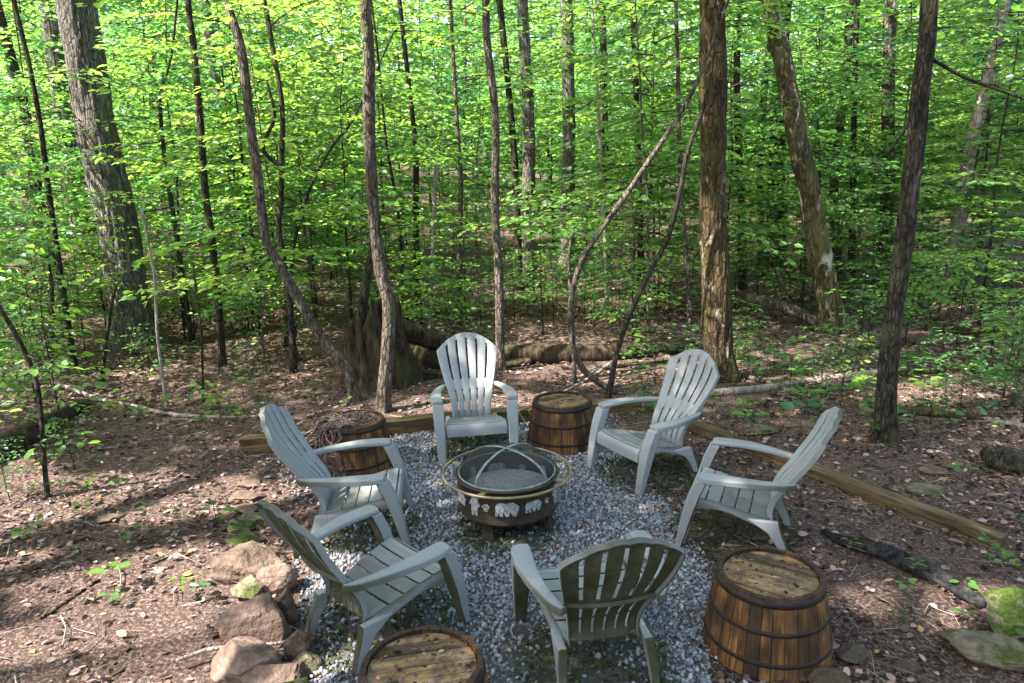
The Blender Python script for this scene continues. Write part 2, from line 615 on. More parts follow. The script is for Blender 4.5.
LEAFT = np.array([(0, 0, 0), (0.33, 0.27, 0.05), (0.72, 0.21, 0.03), (1.0, 0, -0.06), (0.72, -0.21, 0.03), (0.33, -0.27, 0.05)])


def leaves(P, D, N, size, wid=1.0):
    P, D, N = np.asarray(P, float), np.asarray(D, float), np.asarray(N, float)
    D = D / (np.linalg.norm(D, axis=1)[:, None] + 1e-9)
    S = np.cross(N, D)
    S /= np.linalg.norm(S, axis=1)[:, None] + 1e-9
    N = np.cross(D, S)
    sz = np.broadcast_to(np.asarray(size, float), (len(P),))
    V = P[:, None, :] + sz[:, None, None] * (LEAFT[None, :, 0:1] * D[:, None, :] + wid * LEAFT[None, :, 1:2] * S[:, None, :] + LEAFT[None, :, 2:3] * N[:, None, :])
    n = len(P)
    b = np.arange(n)[:, None] * 6
    Q = np.concatenate([b + np.array([[0, 5, 4, 3]]), b + np.array([[0, 3, 2, 1]])], 1).reshape(-1, 4)
    return V.reshape(-1, 3), Q


def segs(P0, P1, r0, r1):
    """3-sided prisms for many twig segments"""
    P0, P1 = np.asarray(P0, float), np.asarray(P1, float)
    T = P1 - P0
    T /= np.linalg.norm(T, axis=1)[:, None] + 1e-9
    ref = np.where(np.abs(T[:, 2:3]) > 0.8, np.array([[1.0, 0, 0]]), np.array([[0, 0, 1.0]]))
    u = np.cross(T, ref)
    u /= np.linalg.norm(u, axis=1)[:, None] + 1e-9
    w = np.cross(T, u)
    V = []
    for k in range(3):
        a = 2 * PI * k / 3
        V.append(P0 + (math.cos(a) * u + math.sin(a) * w) * np.asarray(r0)[:, None])
    for k in range(3):
        a = 2 * PI * k / 3
        V.append(P1 + (math.cos(a) * u + math.sin(a) * w) * np.asarray(r1)[:, None])
    V = np.stack(V, 1).reshape(-1, 3)
    b = np.arange(len(P0))[:, None] * 6
    Q = np.concatenate([b + np.array([[k, (k + 1) % 3, 3 + (k + 1) % 3, 3 + k]]) for k in range(3)], 1).reshape(-1, 4)
    return V, Q


class Foliage:
    def __init__(self, seed):
        self.r = np.random.default_rng(seed)
        self.P, self.D, self.N, self.S = [], [], [], []
        self.a, self.b, self.ra, self.rb = [], [], [], []

    def leaf(self, p, d, size, tilt=0.33, up=(0, 0, 1)):
        self.P.append(p)
        self.D.append(d)
        self.N.append(np.array(up) + self.r.normal(0, tilt, 3))
        self.S.append(size * self.r.uniform(0.55, 1.3))

    def seg(self, a, b, ra, rb):
        self.a.append(a)
        self.b.append(b)
        self.ra.append(ra)
        self.rb.append(rb)

    def spray(self, o, az, el, L, leaf, dens=1.0, tilt=0.33, r0=None):
        r = self.r
        ax = np.array([math.cos(az), math.sin(az), 0])
        la = np.array([-math.sin(az), math.cos(az), 0])
        droop = r.uniform(0.05, 0.5)
        wig = r.uniform(-0.2, 0.2)
        r0 = r0 or (0.004 + 0.005 * L)

        def pt(t_):
            return np.array(o) + ax * (L * t_ * math.cos(el)) + la * (wig * L * t_ * t_) + np.array([0, 0, L * (math.sin(el) * t_ - droop * t_ * t_)])
        ts = np.linspace(0, 1, 7)
        for i in range(6):
            self.seg(pt(ts[i]), pt(ts[i + 1]), r0 * (1 - ts[i] * 0.85), r0 * (1 - ts[i + 1] * 0.85))
        n = max(4, int(L / 0.13 * dens))
        side = 1
        for k in range(n):
            t_ = 0.18 + 0.82 * (k + r.uniform(0, 0.5)) / n
            p = pt(t_)
            side = -side
            ang = r.uniform(0.6, 1.1) * side
            d = ax * math.cos(ang) + la * math.sin(ang) + np.array([0, 0, r.uniform(-0.15, 0.12)])
            l = L * r.uniform(0.28, 0.5) * (1.05 - 0.75 * t_) + 0.06
            q = p + d * l + np.array([0, 0, -0.08 * l])
            self.seg(p, q, 0.0028, 0.0012)
            m = max(2, int(l / (leaf * 0.72)))
            s2 = 1
            for j in range(m):
                s2 = -s2
                f_ = (j + 0.6) / m
                lp = p + (q - p) * f_
                a2 = ang + s2 * r.uniform(0.5, 1.1)
                ld = ax * math.cos(a2) + la * math.sin(a2) + np.array([0, 0, r.uniform(-0.35, 0.05)])
                self.leaf(lp, ld, leaf, tilt)
            self.leaf(q, d + np.array([0, 0, -0.2]), leaf, tilt)
        self.leaf(pt(1.0), ax + np.array([0, 0, -0.3]), leaf, tilt)

    def mesh(self, name, mat, wid=1.0, twig=None):
        V1, Q1 = leaves(self.P, self.D, self.N, self.S, wid)
        parts = [(V1, Q1)]
        mi = [np.zeros(len(Q1), int)]
        if self.a:
            V2, Q2 = segs(self.a, self.b, self.ra, self.rb)
            parts.append((V2, Q2))
            mi.append(np.ones(len(Q2), int))
        V, Q = join(parts)
        return mesh_np(name, V, Q, [mat, twig or M_TWIG], np.concatenate(mi))


# ------------------------------------------------------------------ terrain
def terrain(x, y):
    x, y = np.asarray(x, float), np.asarray(y, float)
    d = np.hypot(x + 0.2, (y - 4.8) * 0.9)
    m = np.clip((d - 2.6) / 3.0, 0, 1)
    m = m * m * (3 - 2 * m)
    bumps = 0.035 * (np.sin(x * 1.7 + 0.6 * y) + np.sin(y * 1.3 - 0.8 * x + 2) + 0.6 * np.sin(3.1 * x + 2.3 * y))
    bl = np.clip((-x - 5 + (y - 9) * 0.35) / 16, 0, 3)
    hill = 1.5 * bl ** 1.5
    far = 0.0011 * np.clip(y - 16, 0, 90) ** 2
    return bumps * m + hill * np.clip((y - 4) / 8, 0, 1) + far


def tz(x, y):
    return float(terrain(x, y))


def warp(n, lo, hi, c0, p=2.6):
    s = np.linspace(-1, 1, n)
    w = np.sign(s) * np.abs(s) ** p
    return np.where(w < 0, c0 + w * (c0 - lo), c0 + w * (hi - c0))


gx = warp(230, -160, 160, 0)
gy = warp(230, -60, 220, 6)
X, Y = np.meshgrid(gx, gy, indexing='ij')
V = np.stack([X.ravel(), Y.ravel(), terrain(X, Y).ravel()], 1)
n = len(gy)
i, j = np.meshgrid(np.arange(len(gx) - 1), np.arange(n - 1), indexing='ij')
i, j = i.ravel(), j.ravel()
Q = np.stack([i * n + j, (i + 1) * n + j, (i + 1) * n + j + 1, i * n + j + 1], 1)
tag(link('ground', mesh_np('ground', V, Q, M_GROUND, smooth=True)), kind='structure')

# gravel pad outline (ground points)
pad_px = [(296, 452), (385, 437), (520, 424), (604, 418), (622, 450), (652, 486), (676, 516), (702, 552), (716, 600), (712, 683), (700, 800), (340, 800), (315, 690), (306, 600), (326, 560), (340, 515), (312, 492), (292, 474)]
pad = np.array([at_z(u, v)[:2] for u, v in pad_px])


def in_poly(px, py, poly):
    inside = np.zeros(len(px), bool)
    j = len(poly) - 1
    for i in range(len(poly)):
        xi, yi = poly[i]
        xj, yj = poly[j]
        c_ = ((yi > py) != (yj > py)) & (px < (xj - xi) * (py - yi) / (yj - yi + 1e-12) + xi)
        inside ^= c_
        j = i
    return inside


def poly_dist(px, py, poly):
    best = np.full(len(px), 1e9)
    for i in range(len(poly)):
        a, b = poly[i - 1], poly[i]
        ab = b - a
        t_ = np.clip(((px - a[0]) * ab[0] + (py - a[1]) * ab[1]) / (ab @ ab), 0, 1)
        best = np.minimum(best, np.hypot(px - a[0] - t_ * ab[0], py - a[1] - t_ * ab[1]))
    return best


# bed sheet: subdivided ragged outline, 4 mm above the ground
outl = []
for i in range(len(pad)):
    a, b = pad[i - 1], pad[i]
    m = max(2, int(np.linalg.norm(b - a) / 0.06))
    for k in range(m):
        outl.append(a + (b - a) * k / m)
outl = np.array(outl)
P3 = np.c_[outl, np.zeros(len(outl))]
outl = outl + 0.05 * np.stack([hash_noise(P3, 5, 9), hash_noise(P3, 6, 9)], 1) + 0.05 * np.stack([hash_noise(P3, 7, 3), hash_noise(P3, 8, 3)], 1)
bm = bmesh.new()
vs = [bm.verts.new((x, y, tz(x, y) + 0.006)) for x, y in outl]
f_ = bm.faces.new(vs)
bmesh.ops.triangulate(bm, faces=[f_])
tag(bm_obj('gravel_bed', bm, M_BED, smooth=False), kind='structure')

# ------------------------------------------------------------------ chairs
PROF = smooth_path([(-0.185, 0.225), (-0.180, 0.30), (-0.215, 0.40), (-0.285, 0.50), (-0.355, 0.61), (-0.42, 0.72), (-0.468, 0.83), (-0.515, 0.965)], 60)
PROF = PROF[:, :2]
PZ = PROF[:, 1]


def prof_y(z):
    return np.interp(z, PZ, PROF[:, 0])


def half_w(z):
    return np.interp(z, [0.22, 0.32, 0.42, 0.52, 0.60, 0.70, 0.80, 0.83, 1.0], [0.178, 0.180, 0.195, 0.222, 0.245, 0.268, 0.286, 0.288, 0.288])


def back_pt(u, z):
    zt = z
    y = prof_y(zt)
    conc = -0.045 * (1 - u * u) * np.interp(zt, [0.22, 0.45, 0.7], [0.3, 0.8, 1.0])
    return (half_w(zt) * u, y + conc, zt)


def z_top(u):
    return 0.822 + 0.140 * (1 - abs(u) ** 2.1)


def build_backrest():
    bm = bmesh.new()
    nsl = 6
    cols = []                                     # (u, is slit start)
    sw = 0.078                                    # half slit width in u
    edges = np.linspace(-1, 1, nsl + 1)
    for k in range(nsl):
        a = edges[k] + (sw / 2 if k else 0)
        b = edges[k + 1] - (sw / 2 if k < nsl - 1 else 0)
        for q in (0, 0.12, 0.5, 0.88, 1.0):
            cols.append((a + (b - a) * q, q))
    rows = []                                     # (kind, value)
    zl = list(np.linspace(0.225, 0.262, 2)) + list(np.linspace(0.275, 0.475, 10)) + [0.490, 0.515, 0.54, 0.555]
    for z in zl:
        rows.append(('abs', z))
    for s in np.linspace(0.05, 0.88, 12):
        rows.append(('rel', s))
    rows += [('rel', 0.905), ('rel', 0.95), ('rel', 1.0)]
    grid = []
    for (u, q) in cols:
        colv = []
        zt = z_top(u)
        for kind, val in rows:
            z = val if kind == 'abs' else 0.555 + (zt - 0.555) * val
            x, y, z2 = back_pt(u, z)
            crown = 0.008 if q == 0.5 else (0.006 if q in (0.12, 0.88) else 0.0)
            colv.append(bm.verts.new((x, y + crown, z2)))
        grid.append(colv)
    nr = len(rows)
    zv = [r_[1] for r_ in rows]
    for i in range(len(cols) - 1):
        slit = (i % 5 == 4)
        for j in range(nr - 1):
            if slit:
                lower = 2 <= j < 11 and rows[j][0] == 'abs'
                upper = (rows[j][0] == 'rel' and rows[j + 1][0] == 'rel' and rows[j][1] < 0.88) or (rows[j][0] == 'abs' and zv[j] >= 0.555)
                if lower or upper:
                    continue
            bm.faces.new((grid[i][j], grid[i + 1][j], grid[i + 1][j + 1], grid[i][j + 1]))
    # rim flange turned back round the outline
    path = [grid[0][j] for j in range(nr)] + [grid[i][nr - 1] for i in range(1, len(cols))] + [grid[-1][j] for j in range(nr - 2, -1, -1)]
    prev = None
    for v in path:
        z = v.co.z
        w = bm.verts.new((v.co.x * 0.995, v.co.y - 0.028, v.co.z - 0.012))
        if prev:
            bm.faces.new((prev[0], v, w, prev[1]))
        prev = (v, w)
    # two stiffening ribs behind the slats
    for zr, hh in ((0.523, 0.02), (0.80, 0.0)):
        if hh == 0.0:
            continue
        prev = None
        for u in np.linspace(-0.98, 0.98, 20):
            x, y, z = back_pt(u, zr)
            a = bm.verts.new((x, y - 0.004, z))
            b = bm.verts.new((x, y - 0.024, z - 0.008))
            if prev:
                bm.faces.new((prev[0], a, b, prev[1]))
            prev = (a, b)
    return bm


def seat_pt(u, s):
    """s: 0 front lower lip .. 1 rear"""
    y = np.interp(s, [0, 0.05, 0.10, 0.15, 0.2, 1.0], [0.335, 0.338, 0.332, 0.318, 0.29, -0.190])
    z = np.interp(s, [0, 0.05, 0.10, 0.15, 0.2, 0.5, 0.8, 1.0], [0.235, 0.285, 0.318, 0.338, 0.346, 0.315, 0.265, 0.235])
    w = np.interp(s, [0, 0.2, 0.6, 1.0], [0.262, 0.258, 0.232, 0.190])
    return w * u, y, z - 0.010 * (1 - u * u) * (1 if s > 0.15 else 0)


def build_seat():
    bm = bmesh.new()
    bands = [(0.0, 0.165), (0.18, 0.32), (0.335, 0.475), (0.49, 0.63), (0.645, 0.785), (0.80, 1.0)]
    us = [-1, -0.95, -0.5, 0, 0.5, 0.95, 1]
    for (a, b) in bands:
        ss = np.linspace(a, b, 6)
        g = [[bm.verts.new(seat_pt(u, s)) for s in ss] for u in us]
        for i in range(len(us) - 1):
            for j in range(5):
                bm.faces.new((g[i][j], g[i + 1][j], g[i + 1][j + 1], g[i][j + 1]))
    # side rails below the slats and a centre rib
    for u0, u1 in ((-1.0, -0.93), (0.93, 1.0), (-0.03, 0.03)):
        ss = np.linspace(0.16, 1.0, 16)
        pv = None
        for s in ss:
            a = seat_pt(u0, s)
            b = seat_pt(u1, s)
            va = bm.verts.new((a[0], a[1], a[2] - 0.012))
            vb = bm.verts.new((b[0], b[1], b[2] - 0.012))
            if pv:
                bm.faces.new((pv[0], pv[1], vb, va))
            pv = (va, vb)
    return bm


def build_skirt(sg):
    """side apron that arches from the front leg to the rear leg"""
    bm = bmesh.new()
    pv = None
    for s in np.linspace(0.06, 1.0, 20):
        x, y, z = seat_pt(1.0, s)
        d = np.interp(s, [0.06, 0.2, 0.4, 0.6, 0.8, 1.0], [0.10, 0.075, 0.045, 0.042, 0.06, 0.09])
        a = bm.verts.new((sg * (x + 0.004), y, z - 0.004))
        b = bm.verts.new((sg * (x + 0.020), y, z - d))
        if pv:
            bm.faces.new((pv[0], a, b, pv[1]))
        pv = (a, b)
    return bm


def loft(bm, rings):
    rv = [[bm.verts.new(p) for p in r_] for r_ in rings]
    k = len(rings[0])
    for a, b in zip(rv[:-1], rv[1:]):
        for i in range(k):
            bm.faces.new((a[i], a[(i + 1) % k], b[(i + 1) % k], b[i]))
    bm.faces.new(rv[0][::-1])
    bm.faces.new(rv[-1])


def rect(cx, cy_, z, wx, wy):
    return [(cx - wx / 2, cy_ - wy / 2, z), (cx + wx / 2, cy_ - wy / 2, z), (cx + wx / 2, cy_ + wy / 2, z), (cx - wx / 2, cy_ + wy / 2, z)]


def build_front_leg(sg):
    bm = bmesh.new()
    rings = [rect(sg * 0.318, 0.372, 0.0, 0.062, 0.042), rect(sg * 0.319, 0.352, 0.09, 0.072, 0.055), rect(sg * 0.322, 0.318, 0.25, 0.088, 0.072),
             rect(sg * 0.326, 0.275, 0.40, 0.094, 0.080), rect(sg * 0.330, 0.228, 0.512, 0.098, 0.078)]
    loft(bm, rings)
    return bm


def build_rear_leg(sg):
    bm = bmesh.new()
    rings = [rect(sg * 0.236, -0.300, 0.0, 0.040, 0.052), rect(sg * 0.234, -0.272, 0.08, 0.042, 0.064), rect(sg * 0.228, -0.225, 0.16, 0.044, 0.092), rect(sg * 0.220, -0.150, 0.232, 0.044, 0.20)]
    loft(bm, rings)
    return bm


def build_arm(sg):
    bm = bmesh.new()
    outer = [(0.372, 0.250), (0.390, 0.205), (0.393, 0.12), (0.384, 0.02), (0.362, -0.09), (0.328, -0.20), (0.286, -0.305), (0.250, -0.345)]
    inner = [(0.284, 0.250), (0.282, 0.205), (0.286, 0.12), (0.288, 0.02), (0.281, -0.09), (0.262, -0.20), (0.236, -0.290), (0.215, -0.335)]
    o_ = smooth_path(outer, 22)
    i_ = smooth_path(inner, 22)
    rings = []
    for a, b in zip(o_, i_):
        zz = np.interp(a[1], [-0.345, -0.2, 0.0, 0.25], [0.520, 0.532, 0.545, 0.546])
        th = np.interp(a[1], [-0.345, -0.1, 0.25], [0.042, 0.046, 0.042])
        mx, my = (a[0] + b[0]) / 2, (a[1] + b[1]) / 2
        rings.append([(sg * a[0], a[1], zz - 0.004), (sg * mx, my, zz + 0.003), (sg * b[0], b[1], zz - 0.004), (sg * b[0], b[1], zz - th * 0.75), (sg * a[0], a[1], zz - th)])
    loft(bm, rings)
    return bm


def make_chair(label):
    root = thing('adirondack_chair', label, 'chair', group='grey lawn chairs around the fire pit')
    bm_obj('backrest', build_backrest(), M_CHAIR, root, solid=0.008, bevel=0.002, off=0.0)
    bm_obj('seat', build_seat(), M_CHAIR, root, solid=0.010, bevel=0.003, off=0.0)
    for sg in (-1, 1):
        bm_obj('apron', build_skirt(sg), M_CHAIR, root, solid=0.007, off=0.0)
        bm_obj('armrest', build_arm(sg), M_CHAIR, root, bevel=0.009, segs=3)
        bm_obj('leg', build_front_leg(sg), M_CHAIR, root, bevel=0.010, segs=3)
        bm_obj('leg', build_rear_leg(sg), M_CHAIR, root, bevel=0.008, segs=3)
    return root


CH = [(-0.372, 6.366, -82.1, 'grey lawn chair facing the camera across the fire pit, its back sunlit'),
      (-1.152, 4.824, 5.3, 'grey lawn chair before the vine draped barrel, leftmost facing the fire pit'),
      (-0.80, 3.656, 44.9, 'grey lawn chair beside the stone border, its shaded stained slatted back turned to the camera'),
      (0.382, 3.378, 99.8, 'grey lawn chair with its arched olive shaded back squarely toward the camera'),
      (1.121, 5.724, -149.8, 'grey lawn chair angled toward the pit between the bare barrel and the timber edging'),
      (1.554, 4.617, 157.1, 'grey lawn chair seen in side profile on bare dirt behind the large barrel')]
proto = None
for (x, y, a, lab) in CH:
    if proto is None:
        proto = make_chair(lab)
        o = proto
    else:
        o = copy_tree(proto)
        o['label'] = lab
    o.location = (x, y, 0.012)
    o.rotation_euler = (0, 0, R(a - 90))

# ------------------------------------------------------------------ fire pit
PC = Vector((-0.062, 4.90, 0.0))
pit = thing('fire_pit', 'round bronze steel fire pit with bear cutouts and domed spark screen on the gravel', 'fire pit', PC)


def lathe(prof, n=64):
    bm = bmesh.new()
    rings = []
    for r_, z in prof:
        rings.append([bm.verts.new((r_ * math.cos(2 * PI * k / n), r_ * math.sin(2 * PI * k / n), z)) for k in range(n)])
    for a, b in zip(rings[:-1], rings[1:]):
        for k in range(n):
            bm.faces.new((a[k], a[(k + 1) % n], b[(k + 1) % n], b[k]))
    return bm


bowl = bm_obj('bowl', lathe([(0.02, 0.085), (0.18, 0.090), (0.28, 0.105), (0.335, 0.130), (0.345, 0.142), (0.358, 0.147), (0.362, 0.157), (0.358, 0.167), (0.360, 0.30), (0.362, 0.385), (0.372, 0.392), (0.378, 0.398), (0.372, 0.404), (0.352, 0.402)]), M_BRONZE, pit, solid=0.006, off=-1.0)
ash = bm_obj('ash', lathe([(0.345, 0.265), (0.3, 0.285), (0.2, 0.30), (0.1, 0.315), (0.001, 0.32)], 48), M_ASH, pit)


def torus(rad, tr_, z, n=72, k=10):
    return tube([(rad * math.cos(a), rad * math.sin(a), z) for a in np.linspace(0, 2 * PI, n + 1)], [tr_] * (n + 1), k, cap=False)


link('guard_rail', mesh_np('guard_rail', *torus(0.46, 0.010, 0.405), M_RAIL, smooth=True), pit)
for k in range(4):
    a = PI / 4 + 0.35 + k * PI / 2
    bm = bmesh.new()
    loft(bm, [[(0.365, -0.022, 0.386), (0.365, 0.022, 0.386), (0.365, 0.022, 0.396), (0.365, -0.022, 0.396)], [(0.462, -0.016, 0.390), (0.462, 0.016, 0.390), (0.462, 0.016, 0.402), (0.462, -0.016, 0.402)]])
    bm.transform(Matrix.Rotation(a, 4, 'Z'))
    bm_obj('rail_bracket', bm, M_RAIL, pit, smooth=False)
    bm = bmesh.new()
    loft(bm, [rect(0.335, 0, -0.0, 0.030, 0.10), rect(0.318, 0, 0.06, 0.026, 0.085), rect(0.322, 0, 0.12, 0.026, 0.075), rect(0.340, 0, 0.165, 0.026, 0.07)])
    bm.transform(Matrix.Rotation(a, 4, 'Z'))
    bm_obj('leg', bm, M_BRONZE, pit, bevel=0.004)
# spark screen: dome with crossed bands
DOME = [(0.345 * math.cos(t_), 0.405 + 0.165 * math.sin(t_)) for t_ in np.linspace(0, PI / 2 - 0.02, 14)]
screen = bm_obj('spark_screen', lathe(DOME, 64), M_MESH, pit)
link('screen_rim', mesh_np('screen_rim', *torus(0.346, 0.007, 0.408, 64, 8), M_BAND, smooth=True), screen)
for k in range(4):
    a = PI / 4 + k * PI / 2 + 0.12
    bm = bmesh.new()
    pv = None
    for t_ in np.linspace(0, PI / 2, 14):
        r_ = 0.349 * math.cos(t_)
        z = 0.409 + 0.168 * math.sin(t_)
        w = 0.0105
        va = bm.verts.new((r_, -w, z))
        vb = bm.verts.new((r_, w, z))
        if pv:
            bm.faces.new((pv[0], pv[1], vb, va))
        pv = (va, vb)
    bm.transform(Matrix.Rotation(a, 4, 'Z'))
    bm_obj('screen_band', bm, M_BAND, screen, solid=0.004)

WALK = [(-.54, .06), (-.50, .20), (-.40, .29), (-.22, .31), (-.05, .27), (.10, .33), (.22, .30), (.30, .33), (.34, .27), (.44, .20), (.54, .10), (.52, .03), (.40, .01), (.34, -.06), (.36, -.26), (.40, -.34), (.24, -.34), (.20, -.14), (.12, -.08), (.06, -.34), (-.06, -.34), (-.03, -.08), (-.20, -.08), (-.24, -.20), (-.20, -.34), (-.34, -.34), (-.38, -.14), (-.44, -.34), (-.56, -.34), (-.52, -.10)]
STAND = [(-.14, -.5), (-.02, -.5), (0, -.25), (.04, -.25), (.06, -.5), (.2, -.5), (.2, -.1), (.24, .08), (.34, .02), (.36, .10), (.22, .24), (.2, .3), (.26, .42), (.2, .5), (.14, .48), (.06, .52), (-.02, .50), (-.08, .53), (-.12, .46), (-.12, .34), (-.2, .22), (-.30, .06), (-.26, 0), (-.16, .08), (-.16, -.2)]


def blob(cx, cy_, rx, ry, n=10):
    return [(cx + rx * math.cos(2 * PI * k / n), cy_ + ry * math.sin(2 * PI * k / n)) for k in range(n)]


PAWS = [blob(0, -.12, .2, .16), blob(-.22, .1, .07, .09), blob(-.08, .22, .07, .09), blob(.08, .22, .07, .09), blob(.22, .1, .07, .09)]
ARC = 0.205 / 2


def cutout(name, polys, ang, size, zc):
    bm = bmesh.new()
    for poly in polys:
        flat = [bm.verts.new((p[0] * size, 0, p[1] * size)) for p in poly]
        fc = bmesh.ops.triangulate(bm, faces=[bm.faces.new(flat)])['faces']
        bmesh.ops.extrude_face_region(bm, geom=fc)
        for v_ in flat:
            v_.co.y = 1.0
    for v_ in bm.verts:
        rad_ = 0.3665 if v_.co.y < 0.5 else 0.3495
        a_ = ang + v_.co.x / 0.36
        v_.co = (rad_ * math.cos(a_), rad_ * math.sin(a_), zc + v_.co.z)
    bm_obj(name, bm, M_CUT, pit, smooth=False)


seq = [('walk', 0.135, -90 + 0), ('walk', 0.105, -90 + 30), ('paw', 0.06, -90 + 49), ('stand', 0.13, -90 - 39), ('paw', 0.085, -90 - 24), ('stand', 0.13, -90 + 68), ('walk', 0.10, -90 - 62)]
for k in range(6):
    seq.append((('walk', 'stand', 'paw')[k % 3], (0.12, 0.105, 0.085)[k % 3], 5 + k * 33))
for kind_, size, deg in seq:
    cutout('bear_cutout' if kind_ != 'paw' else 'paw_cutout', {'walk': [WALK], 'stand': [STAND], 'paw': PAWS}[kind_], R(deg), size * 1.12, 0.275)

# ------------------------------------------------------------------ barrels
BH = 0.42


def barrel_r(z):
    s = z / BH
    return 0.264 + (0.330 - 0.264) * (1 - s) + 0.006 * math.sin(PI * s)


def make_barrel(label):
    root = thing('half_barrel', label, 'barrel', group='upturned half barrels used as side tables')
    bm = bmesh.new()
    ns = 34
    r_ = random.Random(3)
    cuts = np.cumsum([r_.uniform(0.7, 1.3) for _ in range(ns)])
    cuts = np.concatenate([[0], cuts]) / cuts[-1] * 2 * PI
    for k in range(ns):
        a0, a1 = cuts[k] + 0.006, cuts[k + 1] - 0.006
        off = r_.uniform(-0.002, 0.002)
        rings = []
        for z in np.linspace(0, BH, 9):
            ro = barrel_r(z) + off
            ri = ro - 0.024
            rings.append([(ro * math.cos(a0), ro * math.sin(a0), z), (ro * math.cos((a0 + a1) / 2) * 1.004, ro * math.sin((a0 + a1) / 2) * 1.004, z), (ro * math.cos(a1), ro * math.sin(a1), z),
                          (ri * math.cos(a1), ri * math.sin(a1), z), (ri * math.cos(a0), ri * math.sin(a0), z)])
        loft(bm, rings)
    bm_obj('staves', bm, M_STAVE, root, smooth=False)
    for zc, hh in ((BH - 0.030, 0.034), (0.245, 0.024), (0.085, 0.024)):
        prof = [(barrel_r(zc - hh / 2) + 0.001, zc - hh / 2), (barrel_r(zc - hh / 2) + 0.006, zc - hh / 2 + 0.002), (barrel_r(zc + hh / 2) + 0.006, zc + hh / 2 - 0.002), (barrel_r(zc + hh / 2) + 0.001, zc + hh / 2)]
        bm_obj('hoop', lathe(prof, 72), M_HOOP, root)
    # head boards, set 14 mm below the rim
    bm = bmesh.new()
    rh = barrel_r(BH) - 0.026
    ys = [-rh, -0.17, -0.075, 0.01, 0.10, 0.175, rh]
    for a, b in zip(ys[:-1], ys[1:]):
        a += 0.0025
        b -= 0.0025
        pl = []
        for y in np.linspace(a, b, 7):
            pl.append((math.sqrt(max(rh * rh - y * y, 0)), y))
        loop = pl + [(-p[0], p[1]) for p in pl[::-1]]
        seen = []
        for p in loop:
            if not seen or (abs(p[0] - seen[-1][0]) + abs(p[1] - seen[-1][1])) > 1e-4:
                seen.append(p)
        if abs(seen[0][0] - seen[-1][0]) + abs(seen[0][1] - seen[-1][1]) < 1e-4:
            seen.pop()
        zt = BH - 0.020 + r_.uniform(-0.0015, 0.0015)
        top = [bm.verts.new((p[0], p[1], zt)) for p in seen]
        bot = [bm.verts.new((p[0], p[1], zt - 0.02)) for p in seen]
        bm.faces.new(top)
        for q in range(len(seen)):
            bm.faces.new((top[q], top[(q + 1) % len(seen)], bot[(q + 1) % len(seen)], bot[q]))
    head = bm_obj('barrel_head', bm, M_HEAD, root, smooth=False)
    bm = bmesh.new()
    bmesh.ops.create_circle(bm, cap_ends=True, segments=14, radius=0.009)
    bm.transform(Matrix.Translation((0.01, 0.0, BH - 0.017)))
    bm_obj('bung_hole', bm, M_CHAR, head, smooth=False)
    return root


BAR = [((0.448, 6.43), 25, 'rain darkened wooden half barrel by the back timber, between the two far chairs'),
       ((-1.40, 6.03), 75, 'wooden half barrel draped with dry vines, beside the back timber edging'),
       ((1.325, 3.44), -35, 'dark wooden half barrel with yellowish lid standing where gravel meets dirt, nearest the charred log'),
       ((-0.432, 2.785), 10, 'wooden half barrel cut off by the bottom edge, next to the chair by the stones')]
bproto = None
for (x, y), a, lab in BAR:
    if bproto is None:
        bproto = make_barrel(lab)
        o = bproto
    else:
        o = copy_tree(bproto)
        o['label'] = lab
    o.location = (x, y, 0.008)
    o.rotation_euler = (0, 0, R(a))

# dry vine tangle on the left back barrel
parts = []
rv = np.random.default_rng(5)
bx, by = -1.40, 6.03
for k in range(26):
    a = rv.uniform(2.2, 4.9)
    p = []
    r0 = rv.uniform(0.05, 0.2)
    a_ = a + rv.uniform(-0.6, 0.6)
    p.append((bx + r0 * math.cos(a_ + 1), by + r0 * math.sin(a_ + 1), BH + 0.012 + rv.uniform(0, 0.02)))
    p.append((bx + 0.24 * math.cos(a_), by + 0.24 * math.sin(a_), BH + 0.03))
    p.append((bx + 0.325 * math.cos(a), by + 0.325 * math.sin(a), 0.36 + rv.uniform(-0.05, 0.03)))
    for q in range(4):
        rad_ = 0.36 + rv.uniform(0, 0.16)
        a += rv.uniform(-0.3, 0.3)
        p.append((bx + rad_ * math.cos(a), by + rad_ * math.sin(a), max(0.02, 0.30 - 0.09 * q + rv.uniform(-0.05, 0.05))))
    p = smooth_path(p, 22)
    parts.append(tube(p, np.full(22, rv.uniform(0.0045, 0.009)), 5, seed=k))
for k in range(12):
    a0 = rv.uniform(0, 6.28)
    rad_ = rv.uniform(0.06, 0.2)
    p = [(bx + rad_ * math.cos(a0 + s) * rv.uniform(0.8, 1.15), by + rad_ * math.sin(a0 + s) * rv.uniform(0.8, 1.15), BH + 0.006 + rv.uniform(0, 0.025)) for s in np.linspace(0, 3.2, 6)]
    p = smooth_path(p, 16)
    parts.append(tube(p, np.full(16, 0.006), 5, seed=k))
V, Q = join(parts)
tag(link('dry_vine', mesh_np('dry_vine', V, Q, bark_mat('vine_bark', (0.11, 0.075, 0.06), (0.27, 0.2, 0.175), sx=40, sz=20), smooth=True)),
    'tangle of dry brown vines hanging over the barrel beside the back timber', 'vine')


